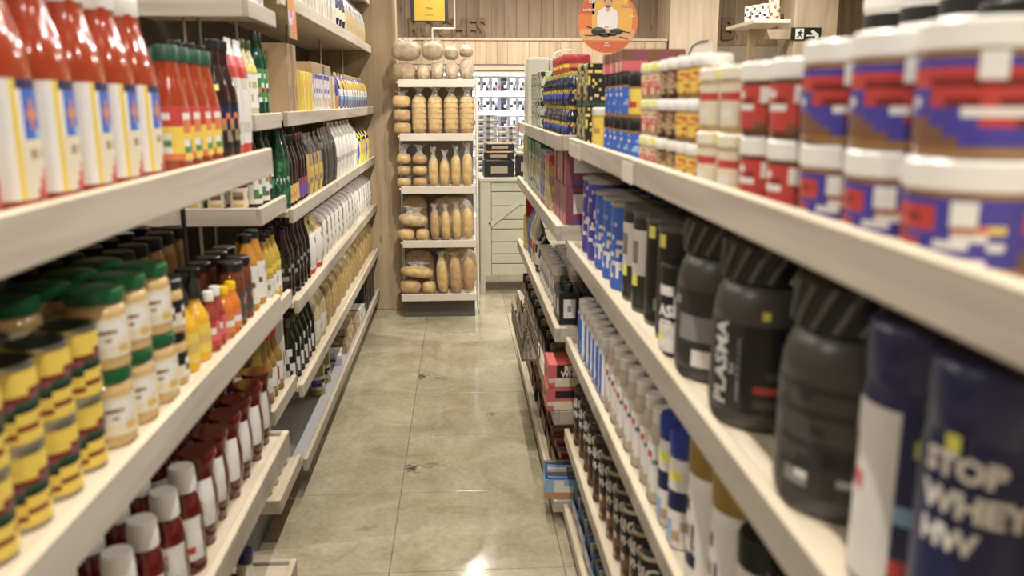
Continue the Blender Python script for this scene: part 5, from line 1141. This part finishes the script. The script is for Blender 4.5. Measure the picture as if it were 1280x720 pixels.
put('light_tube', bm_mesh('light_tube', tube_bm([(-.78, .05, 1.885), (.78, .05, 1.885)], .012, 8), GLOWT), ch)
for z in (1.88, 1.66, 1.45, 1.24):
    ld = bpy.data.lights.new('tube_light', 'AREA'); ld.shape = 'RECTANGLE'; ld.size = 1.5; ld.size_y = .03; ld.energy = 2.0 if z < 1.8 else 3.5; ld.color = (.92, .95, 1)
    lo = bpy.data.objects.new('tube_light', ld); COL.objects.link(lo); lo.parent = ch; lo.location = (0, .10, z - .02)
ck = [pouch('white_chilled_pack', 'pack', .08, .075, .15, r, .3, seed=60 + i, crest=False) for i, r in enumerate((['wwwwwwww', 'kkuwkkuw', 'wuekwweuk'[:8], 'wwwwwwww'], ['wwwwwwww', 'ekVkekVk', 'uwkwVwkw', 'kwwukewu'], ['wwwwwwww', 'kekwkwek', 'wkweekkw', 'ewwkmwwk'], ['kkkkkkkk', 'kwVkkwVk', 'kmmkwmmk', 'kVkkkVkk']))]
for si, z in enumerate(CZ[:4]):
    for k in range(13):
        q = ck[3] if k in (0, 6) and si < 3 else ck[(k * 7 + si * 5) % 3]
        spawn(q, .62 - .72 + .12 * k * .62 * 1.33, 9.34 + .19, z, -PI / 2, '%s white chilled pack from the left on the %s chiller shelf' % (ORD[k], ('top', 'second', 'third', 'fourth')[si]), 'chilled packs, %s shelf' % ('top', 'second', 'third', 'fourth')[si])

# ================================================================== signs and small far things
pf = thing('framed_notice', 'yellow notice in a black frame hanging above the bread rack', 'sign', (-.232, 7.2, 2.237))
put('frame', box_me('frame', -.152, .152, 0, .02, 0, .42, mat('black_frame', (.02, .02, .022), .35), .004), pf)
put('paper', box_me('paper', -.123, .123, -.002, -.0003, .008, .41, mat('yellow_paper', (.56, .38, .06), .95), 0), pf)
for (s_, z, sz) in (('1,0', .185, .05), ('Marie', .105, .022), ('informations', .052, .014)):
    put('lettering', text_flat(s_, sz, KT, (0, -.003, z), (1, 0, 0), (0, 0, 1), offs=.0), pf)
put('hanging_wire', bm_mesh('hanging_wire', tube_bm([(-.13, .01, .42), (-.13, .01, CEIL + .02 - 2.237)], .0015, 6), STEEL), pf)
put('hanging_wire', bm_mesh('hanging_wire', tube_bm([(.13, .01, .42), (.13, .01, CEIL + .02 - 2.237)], .0015, 6), STEEL), pf)

def disc_print(name, pts, m, y, par):
    V = [(x, y, z) for x, z in pts] + [(x, y + .0008, z) for x, z in pts]; n = len(pts)
    F = [tuple(reversed(range(n))), tuple(range(n, 2 * n))] + [(k, (k + 1) % n, n + (k + 1) % n, n + k) for k in range(n)]
    me = to_mesh(name, V, F, [m], None, None); bm = bmesh.new(); bm.from_mesh(me); bmesh.ops.recalc_face_normals(bm, faces=bm.faces[:]); bm.to_mesh(me); bm.free()
    return put(name, me, par)
def ell(cx, cz, a, b, n=20, t0=0, t1=2 * PI): return [(cx + a * math.cos(t0 + (t1 - t0) * k / n), cz + b * math.sin(t0 + (t1 - t0) * k / n)) for k in range(n)]
ORG = mat('orange_print', (.68, .20, .06), .5); ORD2 = mat('deep_orange_print', (.55, .13, .05), .5); YEL = mat('amber_print', (.74, .42, .10), .5); TBL = mat('table_print', (.66, .36, .17), .5)
SKIN = mat('skin_print', (.6, .36, .24), .5); HAIR = mat('hair_print', (.07, .035, .02), .5); SHIRT = mat('shirt_print', (.78, .74, .74), .5)
def round_poster(label, x, y, z, full=True):
    t = thing('round_poster', label, 'poster', (x, y, z)); R = .252
    disc_print('disc', ell(0, 0, R, R, 48), ORG, .002, t)
    def P_(n, pts, m, lay): return disc_print(n, [(px, pz) for px, pz in pts], m, .002 - .0012 * lay, t)
    P_('kitchen_print', [(-.13, -.10), (.20, -.10), (.21, .09), (.13, .20), (-.13, .20)], YEL, 1)
    P_('band_print', [(-.245, .055), (-.11, .055), (-.11, .165), (-.185, .165), (-.23, .1)], ORD2, 1)
    P_('table_print', [(-.2, -.15), (.2, -.15), (.232, -.085), (.215, -.06), (-.21, -.06), (-.235, -.09)], TBL, 2)
    P_('foot_print', [(R * .97 * math.cos(a), R * .97 * math.sin(a)) for a in [PI + .72 + (PI - 1.44) * k / 14 for k in range(15)]], ORD2, 1)
    if full:
        P_('shirt_print', [(-.085, -.06), (-.09, .04), (-.078, .085), (-.03, .115), (.03, .115), (.075, .085), (.085, .04), (.08, -.06)], SHIRT, 3)
        P_('neck_print', [(-.014, .09), (0, .072), (.014, .09), (.018, .125), (-.018, .125)], SKIN, 4)
        P_('face_print', ell(0, .148, .027, .036), SKIN, 5)
        P_('hair_print', [(-.030, .15), (-.032, .18), (-.012, .196), (.014, .196), (.032, .18), (.03, .15), (.022, .172), (-.02, .172)], HAIR, 6)
        P_('beard_print', ell(0, .122, .018, .011, 14), HAIR, 6); P_('mouth_print', ell(0, .126, .009, .003, 10), SHIRT, 7)
        for s in (-1, 1): P_('eye_print', ell(s * .011, .152, .0035, .0022, 8), HAIR, 6)
        P_('nose_print', [(-.003, .138), (.003, .138), (0, .15)], ORD2, 6)
        for s in (-1, 1): P_('arm_print', [(s * .075, .03), (s * .083, -.01), (s * .03, -.05), (s * .012, -.04), (s * .055, -.005)], SHIRT, 4)
        P_('hand_print', ell(-.008, -.044, .018, .01, 12), SKIN, 5)
        for (cx, cz, a, b) in ((-.075, -.078, .06, .034), (.075, -.078, .052, .024), (-.02, -.105, .05, .018), (.04, -.1, .045, .014)):
            P_('pan_print', ell(cx, cz, a, b, 20), BLACKP, 5); P_('pan_rim_print', ell(cx, cz + b * .55, a * .9, b * .3, 16), DKSTEEL, 6)
        for (x0, z0, x1, z1) in ((-.13, -.05, -.175, -.04), (-.10, -.11, -.19, -.11), (.12, -.075, .19, -.088), (.10, -.12, .17, -.135)):
            P_('handle_print', [(x0, z0 - .004), (x1, z1 - .003), (x1, z1 + .003), (x0, z0 + .004)], BLACKP, 6)
        for (s_, px, pz, sz, m) in (('62F', -.135, .155, .036, WT), ('Jusqu’a', -.135, .183, .016, WT), ('LAVEUSE', -.155, .09, .026, WT), ('27', .145, .155, .034, YT), ('offre', .145, .185, .016, WT), ('lames', .205, .045, .016, WT), ('LES', -.005, -.17, .022, WT), ('BONS', .0, -.192, .02, WT)):
            put('lettering', text_flat(s_, sz, m, (px, -.0085, pz), (1, 0, 0), (0, 0, 1), offs=.02), t)
        P_('price_panel_print', [(.11, .115), (.185, .115), (.185, .132), (.11, .132)], mat('pink_print', (.7, .2, .35), .5), 4)
    else:
        put('lettering', text_flat('JUSQU', .03, WT, (-.16, -.0085, .02), (1, 0, 0), (0, 0, 1), offs=.02), t)
        put('lettering', text_flat('offre', .024, WT, (-.16, -.0085, .075), (1, 0, 0), (0, 0, 1), offs=.02), t)
    for s in (-.1, .1): put('hanging_wire', bm_mesh('hanging_wire', tube_bm([(s, .003, .20), (s, .003, CEIL + .02 - z)], .0012, 6), STEEL), t)
    return t
round_poster('round orange poster of a man in white shirt behind dark cooking pans', 1.234, 7.2, 2.246)
round_poster('round orange poster at far right, partly hidden by white tub lids', 3.99, 7.8, 2.43, False)
ex = thing('exit_sign', 'black exit sign with running figure and arrow on the pale right pillar', 'sign', (3.627, 8.948, 2.225))
put('plate', box_me('plate', -.16, .16, -.012, 0, 0, .13, mat('black_sign', (.015, .02, .018), .4), .002), ex)
SW = mat('sign_white', (.8, .8, .74), .5)
put('panel', box_me('panel', -.115, -.025, -.0132, -.0122, .012, .118, SW, 0), ex)
def flat_poly(par, name, pts, m, y): return disc_print(name, pts, m, y, par)
flat_poly(ex, 'arrow_print', [(.0, .055), (.075, .055), (.045, .09), (.07, .108), (.135, .06), (.13, .025), (.10, .018), (.095, .045), (.0, .04)], SW, -.0142)
flat_poly(ex, 'figure_head_print', ell(-.062, .10, .009, .009, 12), BLACKP, -.0145)
flat_poly(ex, 'figure_print', [(-.078, .088), (-.06, .09), (-.045, .075), (-.035, .078), (-.036, .084), (-.055, .066), (-.058, .055), (-.042, .04), (-.045, .02), (-.052, .02), (-.052, .037), (-.068, .047), (-.085, .03), (-.1, .03), (-.1, .037), (-.085, .042), (-.07, .066), (-.088, .07), (-.09, .058), (-.096, .06), (-.093, .078)], BLACKP, -.0145)

ts = thing('wall_board_shelf', 'pale board shelf fixed to the right pillar with tins on it', 'shelf', (3.02, 8.75, 2.34))
put('board', box_me('board', -.17, .19, -.45, .45, 0, .035, mat('pale_board', (.75, .66, .5), .5), .003), ts)
put('bracket', box_me('bracket', .10, .478, .24, .30, -.1, -.001, W_PILLAR, .002), ts)
put('post', box_me('post', .02, .10, .24, .30, -2.34, -.0005, W_LEDGE, .003), ts)
k_ft = bottle('patterned_tin', 'tin', [(.048, 0), (.05, .003), (.05, .125)], mat('cream_tin', (.74, .68, .55), .35), [(.051, .122), (.052, .124), (.052, .142), (.049, .145)], mat('cream_tin_lid', (.7, .62, .45), .35), [(.005, .12, -180, 180, ['wkwTwwkwTwkw', 'wwTwkwwTwkww', 'kwwwTwkwwwTw', 'wTkwwwTwkwwk', 'wwwkTwwwkwwT'])])
for i, (x, y) in enumerate(((2.90, 8.60), (2.93, 8.48), (2.97, 8.37), (3.02, 8.62))):
    spawn(k_ft, x, y, 2.375, 0, ORD[i] + ' cream patterned tin from the left on the board shelf', 'cream patterned tins')
k_lt = bottle('leopard_tin', 'tin', [(.055, 0), (.057, .003), (.057, .20)], mat('gold_cream_tin', (.66, .5, .25), .35), [(.058, .197), (.059, .199), (.059, .22), (.056, .223)], mat('gold_tin', (.6, .4, .12), .25, .6), [(.005, .195, -180, 180, ['dnddndnddndd', 'ndTdnddTdndT', 'ddndddnddndd', 'nddTnddndTdn', 'dndddndTdndd', 'ddTndddnddTd'])])
spawn(k_lt, 3.075, 8.40, 2.375, 0, 'tall gold leopard-spotted tin on the board shelf')
k_bt2 = carton('small_brown_box', 'box', .06, .11, .07, P('n'), ['ntn', 'kwk'], ['nTn', 'nwn'])
spawn(k_bt2, 3.155, 8.52, 2.375, -PI / 2, 'small dark brown box right of the tins on the board shelf')
wc = thing('wire_card_holder', 'thin black wire loop holding a clear card behind the blue jars', 'sign', (.70, 2.62, R1 + .0006))
put('foot', box_me('foot', -.04, .06, -.03, .03, 0, .004, DKSTEEL, .001), wc)
put('wire', bm_mesh('wire', tube_bm([(0, 0, .004), (0, 0, .29), (.012, 0, .318), (.03, 0, .33), (.06, 0, .334)], .0022, 6), DKSTEEL), wc)
put('card', box_me('card', .004, .075, .003, .004, .235, .33, mat('clear_card', (.7, .66, .58), .2), 0), wc)
t = thing('white_wire_hoop', 'white wire hoop standing on the middle and right grey wooden boxes', 'wire', (.56, 4.75, Q1 + .3592))
put('hoop', bm_mesh('hoop', tube_bm([(-.04, 0, .001), (-.035, 0, .025), (-.01, 0, .04), (.03, 0, .045), (.06, 0, .045)], .003, 6), mat('white_wire', (.8, .77, .7), .4)), t)
